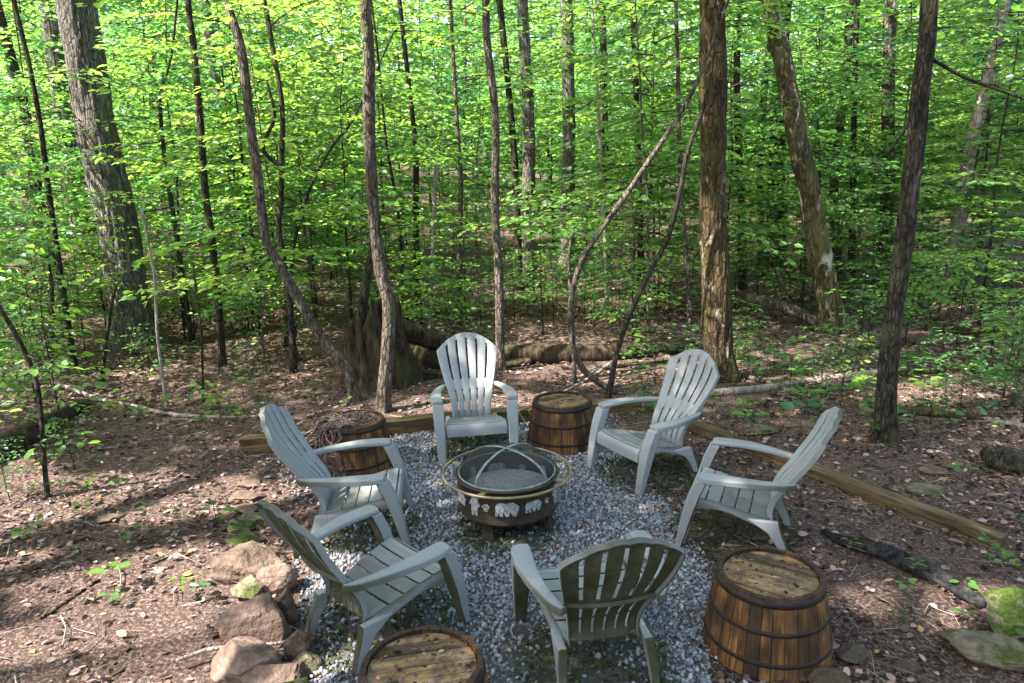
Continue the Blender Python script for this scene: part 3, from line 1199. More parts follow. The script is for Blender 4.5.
# ------------------------------------------------------------------ timber edging
def timber(p0, p1, h, w, label):
    p0, p1 = Vector(p0), Vector(p1)
    d = (p1 - p0)
    L = d.length
    bm = bmesh.new()
    rings = []
    for k in range(13):
        x = L * k / 12
        j = lambda: random.uniform(-0.004, 0.004)
        rings.append([(x, -w / 2 + j(), -0.03), (x, w / 2 + j(), -0.03), (x, w / 2 + j(), h + j()), (x, -w / 2 + j(), h + j())])
    loft(bm, rings)
    o = bm_obj('timber_edging', bm, M_TIMBER, smooth=False, bevel=0.008)
    o.location = (p0.x, p0.y, tz(p0.x, p0.y))
    o.rotation_euler = (0, -math.asin((p1.z - p0.z) / L), math.atan2(d.y, d.x))
    return tag(o, label, 'timber', 'landscape timbers edging the gravel')


def gz(u, v):
    """pixel -> point on the terrain"""
    z = 0.0
    for _ in range(6):
        p = at_z(u, v, z)
        z = tz(p.x, p.y)
    return at_z(u, v, z)


timber(gz(243, 452), gz(344, 446), 0.15, 0.14, 'short weathered timber behind the vine draped barrel')
timber(gz(371, 436), gz(487, 424), 0.15, 0.14, 'weathered yellow brown timber behind the sunlit chair')
timber(gz(488, 424), gz(640, 411), 0.14, 0.14, 'weathered timber passing behind the bare barrel')
timber(gz(678, 424), gz(1003, 548), 0.085, 0.12, 'long yellow brown timber running diagonally across the dirt behind the side profile chair')


# ------------------------------------------------------------------ rocks
def rock(u, v, wpx, hpx, mat, label, depth=None, seed=0, flat=1.0, yaw=None):
    p = gz(u, v + hpx * 0.35)
    dist = math.hypot(p.x, p.y)
    s = math.hypot(dist, CAMH) / FPX
    W_ = wpx * s * 0.92
    el = math.atan2(CAMH, dist)
    H_ = hpx * s
    D_ = depth or min(W_ * 0.8, H_ / math.sin(el) * 0.75)
    Z_ = max(0.03, (H_ - D_ * math.sin(el) * 0.66) / math.cos(el)) * flat
    bm = bmesh.new()
    bmesh.ops.create_icosphere(bm, subdivisions=5, radius=1.0)
    co = np.array([v_.co[:] for v_ in bm.verts])
    rg = np.random.default_rng(seed + 100)
    # chip the ball with planes for angular stone
    for _ in range(13):
        nrm = rg.normal(size=3)
        nrm /= np.linalg.norm(nrm)
        dlim = rg.uniform(0.55, 0.92)
        k = co @ nrm - dlim
        co -= np.outer(np.clip(k, 0, None) * 0.97, nrm)
    co *= (0.80 + 0.42 * fbm(co * 1.6, seed, 5) + 0.10 * np.abs(fbm(co * 4.0, seed + 7, 3) - 0.5))[:, None]
    lay = vnoise(np.c_[co[:, 0] * 0.6, co[:, 1] * 0.6, co[:, 2] * 5.0], seed + 11)
    co[:, :2] *= (1 + 0.10 * (lay - 0.5))[:, None]
    co /= np.abs(co).max(axis=0)
    co *= np.array([W_ / 2, D_ / 2, Z_ * 0.62])
    for v_, c_ in zip(bm.verts, co):
        v_.co = c_
    o = bm_obj('border_stone', bm, mat)
    o.location = (p.x, p.y, p.z + Z_ * 0.34)
    o.rotation_euler = (rg.uniform(-0.12, 0.12), rg.uniform(-0.12, 0.12), rg.uniform(-0.3, 0.3) if yaw is None else yaw)
    return tag(o, label, 'stone')


g = 'stones lining the left edge of the gravel'
ROCKS = [(250, 482, 28, 10, M_ROCK, 'small flat brown stone at the far end of the stone border'),
         (246, 495, 34, 13, M_ROCK, 'flat slab in the far stone row, below the small end stone'),
         (244, 506, 34, 12, M_ROCK, 'narrow brown slab just above the two mossy border stones'),
         (252, 516, 34, 13, M_ROCK_MOSS, 'brownish stone touching the upper mossy border stone'),
         (242, 525, 28, 13, M_ROCK_FULL, 'small moss capped stone, upper of the two in the border'),
         (246, 537, 42, 15, M_ROCK_FULL, 'flat moss capped stone just above the big rounded brown border stone'),
         (249, 556, 76, 40, M_ROCK, 'big rounded brown stone in the border, left of the tipped chair back'),
         (252, 586, 42, 28, M_ROCK_MOSS, 'pale grey green stone with moss along its top edge'),
         (279, 579, 40, 34, M_ROCK_P, 'tan orange stone beside the pale green one'),
         (285, 608, 26, 36, M_ROCK, 'upright brown stone wedged beside the large middle boulder'),
         (256, 621, 68, 52, M_ROCK_P, 'large rounded pinkish brown boulder in the middle of the near border'),
         (301, 642, 34, 32, M_ROCK, 'purple brown stone at the gravel edge below the chair leg'),
         (250, 655, 74, 42, M_ROCK_P, 'broad pink sandstone slab near the bottom of the border'),
         (276, 672, 80, 36, M_ROCK_P, 'lowest pink sandstone slab of the border with a twig on it'),
         (306, 660, 34, 24, M_ROCK_MOSS, 'moss dotted stone at the inner side of the lowest slabs'),
         (288, 690, 64, 26, M_ROCK_FULL, 'mossy stone at the bottom edge in front of the slabs')]
for k, (u, v, w_, h_, m_, lab) in enumerate(ROCKS):
    tag(rock(u, v, w_, h_, m_, lab, seed=k * 7), group=g)
for k, (u, v, w_, h_, m_, lab) in enumerate([
        (1014, 616, 58, 46, M_ROCK_FULL, 'rounded boulder covered in bright green moss by the picture edge'),
        (986, 645, 92, 30, M_ROCK_MOSS, 'flat mossy slab lying below the green boulder'),
        (852, 652, 34, 18, M_ROCK_DK, 'brown stone half buried beside the large barrel'),
        (832, 678, 46, 20, M_ROCK_DK, 'dull flat stone at the foot of the large barrel'),
        (905, 666, 26, 12, M_ROCK_DK, 'small mossy stone between the barrel and the flat slab'),
        (872, 534, 22, 10, M_ROCK, 'small grey stone on dirt near the charred log tip'),
        (925, 488, 44, 12, M_ROCK_MOSS, 'flat greenish stone sunk in leaf litter right of the timber'),
        (935, 470, 30, 9, M_ROCK, 'thin brown slab in leaf litter behind the flat greenish stone'),
        (762, 429, 34, 10, M_ROCK_MOSS, 'flat mossy stone in the litter above the diagonal timber'),
        (800, 424, 40, 9, M_ROCK, 'long low stone in the litter near the dark trunk'),
        (110, 517, 24, 8, M_ROCK, 'lone flat tan stone in the left leaf litter'),
        (1006, 459, 44, 26, M_BARK_DARK, 'dark lump of rotten earth by the right picture edge')]):
    o = rock(u, v, w_, h_, m_, lab, seed=300 + k)
    o.name = 'ground_stone'


# ------------------------------------------------------------------ logs and fallen branches
def log(name, pix, label, mat, cat='log', lift=0.6, seed=0, n=26, rough=0.12, sides=12):
    """pix: (u, v, width_px[, height above ground])"""
    pts = []
    for q in pix:
        u, v, w_ = q[:3]
        p = gz(u, v)
        if len(q) > 3:
            p = at_y(u, v, q[3])
        s = math.hypot(p.y, CAMH) / FPX
        r_ = w_ * s / 2
        pts.append((p.x, p.y, p.z + (r_ * lift if len(q) <= 3 else 0), r_))
    P = smooth_path(pts, n)
    base = P[0, :3].copy()
    V, Q = tube(P[:, :3] - base, P[:, 3], sides, seed, rough)
    return tag(link(name, mesh_np(name, V, Q, mat, smooth=True), None, base), label, cat)


log('mossy_log', [(-40, 478, 30), (10, 452, 26), (45, 432, 20), (84, 408, 12)], 'thick mossy log lying in the litter at the left picture edge', M_ROT, seed=1)
log('fallen_branch', [(56, 384, 4), (101, 401, 5), (135, 408, 5), (175, 416, 4.5), (240, 418, 3), (300, 412, 2)], 'long pale crooked branch lying on the litter left of the chairs', M_BARK_PALE, 'branch', seed=2, sides=7)
log('fallen_branch', [(120, 404, 3.5), (150, 418, 3.5), (190, 425, 2)], 'short forked stick under the long pale branch', M_BARK_BROWN, 'branch', seed=3, sides=6)
log('fallen_branch', [(705, 396, 9), (761, 391, 8), (815, 382, 7), (866, 375, 6), (905, 372, 5)], 'pale grey fallen branch lying behind the dark trunk on the right', M_BARK_PALE, 'branch', seed=4, sides=8)
log('fallen_log', [(890, 377, 7), (950, 372, 8), (1024, 370, 9), (1070, 369, 9)], 'thin mossy log reaching the right picture edge', M_BARK_MOSS, seed=5)
log('fallen_log', [(892, 413, 9), (930, 416, 10), (975, 419, 6)], 'short dark rotting log right of the dark trunk', M_ROT, seed=6)
log('fallen_branch', [(985, 420, 5), (1005, 425, 6), (1040, 430, 6)], 'grey piece of wood at the right edge beside the rotting log', M_BARK_PALE, 'branch', seed=7, sides=7)
log('charred_log', [(823, 532, 5), (845, 545, 11), (880, 556, 16), (915, 572, 19), (952, 592, 17), (982, 608, 11)], 'black charred log lying on the dirt right of the large barrel', M_CHAR, seed=8, rough=0.4, n=70, sides=18, lift=0.45)
log('leaning_log', [(745, 297, 9, 11.2), (790, 309, 11, 11.0), (818, 324, 11, 10.8), (840, 345, 10, 10.6)], 'short brown log leaning against the base of the slanting mossy tree', M_BARK_BROWN, seed=9)
log('fallen_log', [(925, 330, 10), (970, 334, 11), (1030, 338, 11)], 'dark log in the brush beyond the bright seedlings on the right', M_ROT, seed=10)
log('fallen_log', [(468, 366, 20), (520, 362, 23), (580, 360, 21), (640, 356, 17), (690, 350, 11)], 'big dark mossy log lying behind the sunlit chair', M_ROT, seed=11, rough=0.15, sides=16)
log('fallen_log', [(400, 352, 26), (440, 366, 22), (485, 374, 15)], 'broken rotten log sloping down from the old stump', M_ROT, seed=12, rough=0.25, sides=14)
log('fallen_log', [(385, 320, 20, 8.9), (420, 336, 18, 9.2), (455, 350, 12, 9.6)], 'splintered mossy log propped against the old stump', M_ROT, seed=13, rough=0.25, sides=14)
log('fallen_log', [(395, 375, 9), (440, 378, 11), (490, 370, 10), (530, 364, 8)], 'thin splintered log lying in front of the big dark mossy log', M_ROT, seed=21, rough=0.3, n=50)
log('fallen_log', [(415, 330, 8, 9.9), (470, 346, 10, 9.7), (520, 362, 9, 9.5)], 'thin dark log slanting over the big dark mossy log', M_ROT, seed=22, rough=0.25, n=50)
log('fallen_branch', [(590, 372, 3), (630, 366, 4), (668, 362, 3)], 'dark stick lying right of the bowed saplings', M_BARK_DARK, 'branch', seed=23, sides=7)
log('fallen_branch', [(540, 402, 3), (575, 384, 3), (600, 368, 2)], 'brown stick on the sunlit litter behind the bare barrel', M_BARK_BROWN, 'branch', seed=24, sides=7)
log('fallen_branch', [(40, 620, 3), (70, 600, 3), (100, 580, 2)], 'thin stick in the shaded litter near the lower left', M_BARK_DARK, 'branch', seed=14, sides=6)
log('fallen_branch', [(178, 672, 4), (215, 660, 4), (262, 655, 3.5), (290, 650, 3)], 'pale dry stick lying across the pink slabs', M_BARK_PALE, 'branch', seed=15, sides=6, lift=6)
log('fallen_branch', [(905, 338, 4, 9.6), (870, 352, 5, 9.4), (950, 345, 3, 9.8), (1024, 318, 4, 10.2)], 'bent dead branch arching over the brush by the right edge', M_BARK_DARK, 'branch', seed=16, sides=6)
log('fallen_branch', [(560, 395, 3), (600, 372, 3.5), (640, 340, 3)], 'bare dead stick on the litter behind the bare barrel', M_BARK_PALE, 'branch', seed=17, sides=6)
log('fallen_branch', [(640, 352, 5), (700, 366, 6), (770, 385, 5), (800, 398, 4)], 'grey branch beside the foot of the upright mossy trunk', M_BARK_BROWN, 'branch', seed=18, sides=7)

# the old stump: ridged, broken rim
sp_ = gz(374, 388)
sp_.y += 0.35
nseg, nz = 110, 22
V = []
for k in range(nz):
    s = k / (nz - 1)
    for q in range(nseg):
        a = 2 * PI * q / nseg
        ca, sa = math.cos(a), math.sin(a)
        q3 = np.array([[ca * 3.2, sa * 3.2, s * 0.9], [ca * 8.0, sa * 8.0, s * 2.0], [ca * 1.6, sa * 1.6, 0.3], [ca * 5.5, sa * 5.5, 7.3]])
        nn = vnoise(q3, 31)
        ridg = (1 - abs(2 * nn[0] - 1)) * 1.4 - 0.7 + 0.55 * (nn[1] - 0.5)
        r_ = (0.32 + 0.14 * (1 - s) ** 2.5 + 0.13 * ridg) * (1 - 0.10 * s)
        top = 0.62 + 0.26 * math.sin(a + 2.4) + 0.35 * (nn[2] - 0.5) + 0.38 * (nn[3] - 0.5)
        V.append((r_ * ca + 0.06 - 0.10 * s, r_ * sa, -0.05 + s * (top + 0.05)))
for k, (dr, dz) in enumerate(((0.80, -0.06), (0.72, -0.35), (0.3, -0.5))):
    for q in range(nseg):
        x, y, z = V[(nz - 1) * nseg + q]
        V.append((x * dr, y * dr, z + dz))
m = nz + 3
i, j = np.meshgrid(np.arange(m - 1), np.arange(nseg), indexing='ij')
i, j = i.ravel(), j.ravel()
Q = np.stack([i * nseg + j, i * nseg + (j + 1) % nseg, (i + 1) * nseg + (j + 1) % nseg, (i + 1) * nseg + j], 1)
tag(link('tree_stump', mesh_np('tree_stump', np.array(V), Q, M_ROT, smooth=True), None, sp_), 'big dark rotten stump with ridged sides and broken rim behind the two thin trunks', 'stump')

# ------------------------------------------------------------------ foliage prototypes (shared meshes)
UND, SAP, SEED, CAN = [], [], [], []


def understory_mesh(seed, h, nb, leaf, mat, low=0.16, spread=1.0):
    f = Foliage(seed)
    r = f.r
    for k in range(nb):
        s = low + (1 - low) * (k + r.uniform(0, 0.8)) / nb
        L = spread * h * (0.36 * (1 - 0.62 * s) + 0.03) * r.uniform(0.7, 1.25)
        f.spray((0, 0, s * h), k * 2.4 + r.uniform(-0.5, 0.5), r.uniform(-0.1, 0.6), L, leaf, 1.1, 0.5)
    return f.mesh('understory_crown', mat, 1.0)


for k in range(9):
    UND.append(understory_mesh(20 + k, 5.0, 22 + (k % 3) * 3, (0.098, 0.12, 0.14)[(k + k // 3) % 3], (M_LEAF_U, M_LEAF_Y, M_LEAF_B)[k % 3], low=(0.14, 0.24, 0.34)[k % 3], spread=1.05 + 0.2 * (k % 2)))
for k in range(6):
    SAP.append(understory_mesh(50 + k, 1.5, 12 + k % 3, 0.082, (M_LEAF_U, M_LEAF_B, M_LEAF_Y)[k % 3], low=0.25, spread=1.25))
for k in range(5):
    f = Foliage(70 + k)
    h = 0.16 + 0.05 * (k % 3)
    f.seg((0, 0, 0), (0.01, 0, h), 0.003, 0.002)
    for q in range(6 + k % 3):
        a = q * 2.4 + f.r.uniform(-0.3, 0.3)
        p = np.array([0, 0, h * f.r.uniform(0.6, 1.0)])
        d = np.array([math.cos(a), math.sin(a), f.r.uniform(-0.1, 0.35)])
        e = p + d * 0.035
        f.seg(p, e, 0.0015, 0.001)
        f.leaf(e, d, f.r.uniform(0.06, 0.10), 0.25)
    SEED.append(f.mesh('seedling', (M_LEAF_U, M_LEAF_Y, M_LEAF_B)[k % 3], 1.25))


def canopy_mesh(seed, rx, rz, ncl, per, leaf, mat=None, blob=0.45, inner=0.25, top=None, gaps=()):
    f = Foliage(seed)
    r = f.r
    for k in range(ncl):
        v_ = r.normal(size=3)
        v_ /= np.linalg.norm(v_)
        q = r.uniform(inner, 1.0) ** 0.5
        c_ = v_ * np.array([rx, rx, rz]) * q
        if k % 5 == 0:
            f.seg((0, 0, -rz * 0.7), c_ * 0.5 + np.array([0, 0, -rz * 0.25]), 0.035, 0.022)
            f.seg(c_ * 0.5 + np.array([0, 0, -rz * 0.25]), c_, 0.022, 0.008)
        for j in range(per):
            o_ = r.normal(size=3) * np.array([blob, blob, blob * 0.35])
            a = r.uniform(0, 2 * PI)
            f.leaf(c_ + o_, np.array([math.cos(a), math.sin(a), r.uniform(-0.5, 0.1)]), leaf, 0.45)
    if len(gaps):
        # openings cut in the crown to place sun patches on the ground
        P = np.array(f.P) + np.array(top)
        t_ = P[:, 2] / sd.z
        gx_, gy_ = P[:, 0] - sd.x * t_, P[:, 1] - sd.y * t_
        q = np.c_[gx_ * 2.2, gy_ * 2.2, np.zeros(len(P))]
        wob = 0.75 + 0.75 * fbm(q, 5, 3)
        keep = np.ones(len(P), bool)
        for (cx, cy_, rx_, ry_) in gaps:
            rx_, ry_ = (rx_ * 1.3, ry_ * 1.3) if cx < -1 and cy_ < 6.5 else (rx_, ry_)
            keep &= np.hypot((gx_ - cx) / rx_, (gy_ - cy_) / ry_) > wob
        for nm in ('P', 'D', 'N', 'S'):
            setattr(f, nm, [v_ for v_, k_ in zip(getattr(f, nm), keep) if k_])
    return f.mesh('canopy_crown', mat or M_LEAF_C, 1.15)


for k in range(4):
    CAN.append(canopy_mesh(90 + k, 3.0, 1.7, 14, 150, 0.15))
FARC = [canopy_mesh(110 + k, 2.6, 3.4, 34, 70, 0.17, (M_LEAF_U, M_LEAF_Y, M_LEAF_B)[k % 3], 0.5) for k in range(4)]


# ------------------------------------------------------------------ trees with traced trunks
def tree(name, label, Y, pix, mat, height, crown=None, cs=1.0, seed=0, sides=12, rough=0.06, flare=0.35, lean=0.0, group=None, base=True, forks=(), extra=(), relief=0.0, rf=20.0, rz=3.0, flare_h=None):
    """pix: list of (u, v, width_px) from top to foot; the trunk stands at distance Y and runs on up out of the picture"""
    rows = []
    for u, v, w_ in pix:
        p = at_y(u, v, Y)
        s = Y / _ray(u, v)[1] / FPX
        rows.append((p.x, p.y, p.z, w_ * s / 2))
    rows = rows[::-1]                                  # foot first
    foot = rows[0]
    g_ = tz(foot[0], Y)
    if base:
        if foot[2] > g_ + 0.05:
            d = (np.array(rows[1]) - np.array(rows[0]))
            k = (foot[2] - g_) / max(d[2], 0.3)
            rows.insert(0, (foot[0] - d[0] * k * 0.6, Y, g_ - 0.05, foot[3] * 1.12))
        else:
            rows[0] = (foot[0], Y, g_ - 0.05, foot[3])
    top = np.array(rows[-1])
    prev = np.array(rows[-2])
    d = (top - prev)[:3]
    d /= np.linalg.norm(d)
    zt = top[2]
    r_top = top[3]
    k = 0
    rg = np.random.default_rng(seed)
    while zt < height and k < 12:
        step = min(1.6, height - zt + 0.2)
        d = d * 0.75 + np.array([0, 0, 0.3]) + np.append(rg.normal(0, 0.05, 2), 0)
        d /= np.linalg.norm(d)
        top = np.append(top[:3] + d * step, max(r_top * (1 - 0.75 * (zt - rows[-1][2]) / max(height - rows[-1][2], 1)) * 0.9, 0.008))
        zt = top[2]
        rows.append(tuple(top))
        k += 1
    P = smooth_path(rows, max(28, int(len(rows) * 4)) if not relief else int(height / 0.035))
    P[:, 3] = np.clip(P[:, 3], 0.003, None)
    org = Vector((P[0, 0], P[0, 1], g_))
    root = thing(name, label, 'tree', org, 0.0, group)
    o3 = np.array(org)
    parts = [tube(P[:, :3] - o3, P[:, 3], sides, seed, rough, 0.0 if flare_h else flare, True, relief, rf, rz, flare_h)]
    for fk in forks:
        fr = []
        for u, v, w_ in fk:
            p = at_y(u, v, Y)
            fr.append((p.x, p.y + 0.03, p.z, w_ * Y / FPX / 2))
        FP = smooth_path(fr, 14)
        parts.append(tube(FP[:, :3] - o3, FP[:, 3], 7, seed + 3, rough))
    V, Q = join(parts)
    link('trunk', mesh_np('trunk', V, Q, mat, smooth=True), root)
    tp = P[-1, :3] - o3
    if crown is not None:
        c_ = link('crown', crown, root, tp)
        c_.scale = (cs, cs, cs)
        c_.rotation_euler = (0, 0, rg.uniform(0, 6.28))
    # side sprays that belong to this tree, given as (height fraction of visible path, azimuth deg, length)
    extra = list(extra)
    if crown is not None and Y > 9 and seed not in (32, 33):
        zt_ = 2.6 + 0.2 * Y
        for q in range(5 if Y < 12 else 8):
            extra.append((rg.uniform(0.45 * zt_, zt_), rg.uniform(0, 360) if Y < 12 else rg.uniform(180, 360), rg.uniform(0.8, 1.7)))
    if extra:
        f = Foliage(seed + 900)
        for (z_, az, L) in extra:
            i_ = int(np.argmin(np.abs(P[:, 2] - z_)))
            f.spray(P[i_, :3] - o3, R(az), f.r.uniform(-0.1, 0.35), L, 0.085 + 0.002 * Y)
        link('foliage', f.mesh('side_foliage', (M_LEAF_U, M_LEAF_Y)[seed % 2]), root)
    return root


T = tree
T('oak_tree', 'stout grey oak with deeply ridged bark at the left, thickest trunk in view', 10.8, [(76, 0, 35), (86, 60, 35), (94, 115, 36), (106, 170, 36), (117, 220, 37), (127, 290, 37), (136, 348, 40)], M_BARK_GREY, 13, CAN[0], 1.3, 1, 110, 0.03, 0.5, relief=0.022, rf=15, rz=2.2, flare_h=0.7, extra=((3.9, 190, 1.6), (3.3, 250, 1.5), (2.2, 300, 1.4), (4.3, 340, 1.5), (1.9, 230, 1.5)))
T('forest_tree', 'dark grey trunk half hidden just left of the stout oak', 18, [(53, 20, 23), (57, 50, 23), (64, 100, 22), (75, 170, 22)], M_BARK_GREY, 12, CAN[1], 1.3, 2, 16)
T('slim_tree', 'thin dark stem in the leaves left of the stout oak', 9.5, [(14, 0, 4.5), (27, 55, 5), (40, 122, 5), (50, 200, 5.5)], M_BARK_DARK, 6.5, UND[0], 0.5, 3, 8)
T('forest_tree', 'dark trunk glimpsed through leaves at the far left edge', 17, [(6, 40, 10), (12, 65, 11), (22, 100, 11), (30, 150, 11)], M_BARK_DARK, 11, CAN[2], 1.1, 4, 12)
T('slim_tree', 'thin wavy dark sapling trunk right of the stout oak', 11, [(172, 52, 2.5), (164, 80, 3), (160, 102, 3.5), (165, 160, 4), (175, 225, 4.5)], M_BARK_DARK, 5.5, UND[1], 0.45, 5, 8)
T('slim_tree', 'straight slim dark trunk between the stout oak and the sinuous trunk', 9.8, [(188, 0, 6), (193, 40, 6.5), (197, 85, 7), (201, 130, 7), (205, 190, 7), (212, 240, 7), (219, 310, 7), (222, 362, 8)], M_BARK_DARK, 8, UND[2], 0.8, 6, 10, extra=((2.6, 200, 1.2), (1.7, 330, 1.1), (3.6, 150, 1.2)))
T('forest_tree', 'pale grey trunk standing behind the straight slim trunk', 17, [(206, 10, 10), (210, 37, 11), (219, 111, 11), (224, 155, 12), (238, 205, 12), (251, 250, 13)], M_BARK_GREY, 11, CAN[3], 1.2, 7, 14)
T('crooked_tree', 'sinuous brown trunk bending down to the vine draped barrel', 7.9, [(226, 0, 8), (241, 50, 9), (249, 111, 9), (259, 188, 9), (264, 229, 9), (269, 247, 9), (286, 276, 9.5), (303, 307, 10), (322, 338, 10.5), (337, 357, 11), (347, 369, 11), (352, 385, 11), (356, 405, 12)], M_BARK_BROWN, 8.5, UND[3], 0.9, 8, 28, flare=0.15, extra=((4.3, 200, 1.2), (4.0, 300, 1.0), (4.4, 350, 1.2)), relief=0.007, rf=38, rz=7, flare_h=0.25)
T('slim_tree', 'dark forked slim trunk just right of the sinuous one', 9.2, [(264, 0, 5), (273, 50, 5), (282, 104, 5), (282, 150, 5.5), (281, 202, 5.5), (279, 229, 5.5), (287, 280, 6), (292, 330, 6.5), (294, 375, 7)], M_BARK_DARK, 7.5, UND[4], 0.7, 9, 10, forks=([(281, 168, 4), (262, 148, 4), (274, 118, 3.5), (270, 96, 3), (266, 80, 2)],))
T('slim_tree', 'bent bare sapling leaning right, behind the dark forked trunk', 10.5, [(352, 122, 2), (338, 138, 2.5), (316, 175, 3), (301, 215, 3.5), (292, 262, 4)], M_BARK_DARK, 4.3, UND[5], 0.3, 10, 7)
T('maple_tree', 'slim brown trunk with a bump, rising beside the vine draped barrel', 7.5, [(365, 0, 11), (367, 30, 11.5), (369, 67, 12), (369, 111, 12), (370, 150, 11), (374, 219, 11), (376, 237, 11), (382, 277, 13), (389, 307, 13), (387, 358, 13), (382, 413, 14)], M_BARK_BROWN, 10, CAN[0], 0.8, 11, 32, flare=0.15, extra=((4.1, 200, 1.2), (4.3, 330, 1.3), (3.9, 280, 0.9), (4.4, 240, 1.2)), relief=0.008, rf=38, rz=7, flare_h=0.3)
T('dead_trunk', 'dark leaning dead trunk rising behind the old stump', 9.0, [(378, 215, 7), (372, 250, 8), (365, 290, 10), (360, 330, 11)], M_BARK_DARK, 1.0, None, 1, 12, 9)
T('maple_tree', 'slim pale brown trunk rising behind the sunlit chair', 8.9, [(486, 7, 7), (488, 50, 7), (493, 91, 7.5), (496, 135, 8), (495, 182, 8), (496, 229, 8), (499, 277, 8.5), (500, 330, 9), (500, 378, 10)], M_BARK_BROWN, 9, UND[6], 0.9, 13, 28, flare=0.15, relief=0.007, rf=38, rz=7, flare_h=0.3, extra=((4.2, 250, 1.0), (4.0, 350, 0.9), (4.5, 200, 1.2), (4.6, 310, 1.2), (3.4, 20, 0.8)))
T('forest_tree', 'greyish trunk behind and right of the slim pale brown trunk', 15.5, [(522, 0, 12), (527, 84, 12), (529, 151, 13), (528, 229, 14), (528, 262, 15)], M_BARK_GREY, 12, CAN[1], 1.2, 14, 14)
T('forest_tree', 'straight grey trunk in the centre, right of the greyish one', 16.5, [(567, 20, 13), (568, 74, 13), (569, 140, 13), (567, 222, 14), (565, 290, 15)], M_BARK_GREY, 12, CAN[2], 1.2, 15, 14)
T('slim_tree', 'thin pale stem right of the straight grey central trunk', 13, [(598, 100, 3), (599, 125, 4), (604, 209, 4), (607, 304, 4.5)], M_BARK_PALE, 6, UND[7], 0.4, 16, 8)
T('crooked_tree', 'thin bowed sapling sweeping from behind the bare barrel up to the right', 7.9, [(706, 60, 3.5), (692, 92, 4), (678, 118, 4.5), (653, 155, 5), (626, 195, 5), (602, 229, 5), (588, 250, 5.5), (576, 277, 5.5), (571, 305, 6), (571, 330, 6), (575, 352, 6.5), (584, 370, 6.5), (601, 384, 6.5), (622, 393, 7), (640, 398, 8)], M_BARK_BROWN, 5.5, UND[8], 0.4, 17, 14, flare=0.0, rough=0.16, relief=0.004, rf=40, rz=12)
T('dead_trunk', 'pale dead stem standing along the bowed sapling', 8.3, [(573, 230, 2), (571, 240, 3), (569, 264, 3.5), (571, 297, 4), (573, 335, 4)], M_BARK_BROWN, 1.0, None, 1, 18, 7)
T('crooked_tree', 'second bowed sapling curving up from beside the far right chair toward the mossy trunk', 7.6, [(716, 40, 3), (704, 105, 4), (688, 150, 4), (680, 190, 4.5), (668, 237, 5), (652, 268, 5), (636, 300, 5), (624, 330, 5), (615, 360, 5.5), (608, 398, 6)], M_BARK_DARK, 5.5, UND[0], 0.4, 19, 14, flare=0.1, rough=0.16, relief=0.004, rf=40, rz=12)
T('mossy_tree', 'upright mossy trunk with peeling bark behind the far right chair', 8.4, [(712, 0, 25), (713, 67, 26), (713, 150, 26), (713, 226, 27), (715, 260, 28), (717, 320, 28), (718, 376, 31)], M_BARK_MOSS, 12, CAN[3], 1.2, 20, 80, 0.04, 0.35, extra=((4.2, 200, 1.5), (4.0, 300, 1.4), (3.6, 160, 1.2), (4.4, 250, 1.5), (3.9, 20, 1.3), (4.3, 340, 1.4)), relief=0.017, rf=20, rz=2.6, flare_h=0.5)
T('mossy_tree', 'slanting mossy trunk with pale flaking patches right of centre', 10.6, [(769, 0, 16), (779, 44, 17), (789, 94, 18), (799, 145, 20), (810, 195, 21), (816, 235, 22), (827, 291, 23), (836, 333, 26)], M_BARK_SPLIT, 12, CAN[0], 1.2, 21, 60, extra=((4.6, 180, 1.6), (4.2, 250, 1.4), (3.6, 0, 1.4), (4.9, 300, 1.6), (4.8, 220, 1.5), (3.2, 200, 1.0)), relief=0.012, rf=18, rz=2.5, flare_h=0.5)
T('forest_tree', 'tall dark leaning trunk in the right foreground', 6.26, [(929, 0, 15), (927, 40, 16), (921, 84, 17), (916, 145, 17), (910, 188, 17), (905, 235, 17), (894, 314, 17), (887, 381, 17.5), (885, 441, 20)], M_BARK_DARK, 11, CAN[1], 1.0, 22, 56, flare=0.12, extra=((3.8, 100, 1.0), (3.5, 30, 1.2), (3.9, 200, 1.1), (3.7, 330, 1.2)), relief=0.010, rf=34, rz=6, flare_h=0.35, forks=([(919, 100, 4), (905, 131, 3), (889, 152, 2.2), (868, 168, 1.5)], [(921, 52, 4), (940, 62, 3.5), (969, 78, 3), (1024, 98, 2)]))
T('forest_tree', 'broken pale trunk leaning right, near the right picture edge', 12.5, [(987, 80, 10), (973, 135, 12), (963, 188, 12), (957, 229, 13), (946, 260, 13), (937, 314, 14)], M_BARK_PALE, 9, CAN[2], 0.8, 23, 14)
T('forest_tree', 'distant slim trunk behind the broken pale trunk', 20, [(990, 110, 6), (988, 150, 7), (986, 215, 8)], M_BARK_BROWN, 10, CAN[3], 1, 24, 10)
T('forest_tree', 'distant greenish trunk right of the upright mossy trunk', 17, [(777, 140, 16), (776, 200, 18), (773, 285, 18)], M_BARK_MOSS, 11, CAN[0], 1.1, 25, 14)
T('slim_tree', 'narrow dark trunk between the two mossy trees', 15, [(741, 190, 7), (742, 240, 8), (742, 290, 8)], M_BARK_DARK, 9, UND[1], 0.7, 26, 9)
T('slim_tree', 'narrow trunk immediately right of the narrow dark trunk between the mossy trees', 16, [(760, 180, 7), (761, 235, 8), (762, 285, 8)], M_BARK_BROWN, 9, UND[2], 0.7, 27, 9)
T('forest_tree', 'ruddy brown trunk behind the tall dark leaning trunk', 14, [(888, 180, 13), (885, 243, 14), (881, 318, 15)], M_BARK_BROWN, 11, CAN[1], 1, 28, 12)
T('slim_tree', 'dark trunk between the slanting mossy tree and the ruddy trunk', 14, [(853, 190, 6), (852, 257, 7), (850, 308, 8)], M_BARK_DARK, 9, UND[3], 0.7, 29, 9)
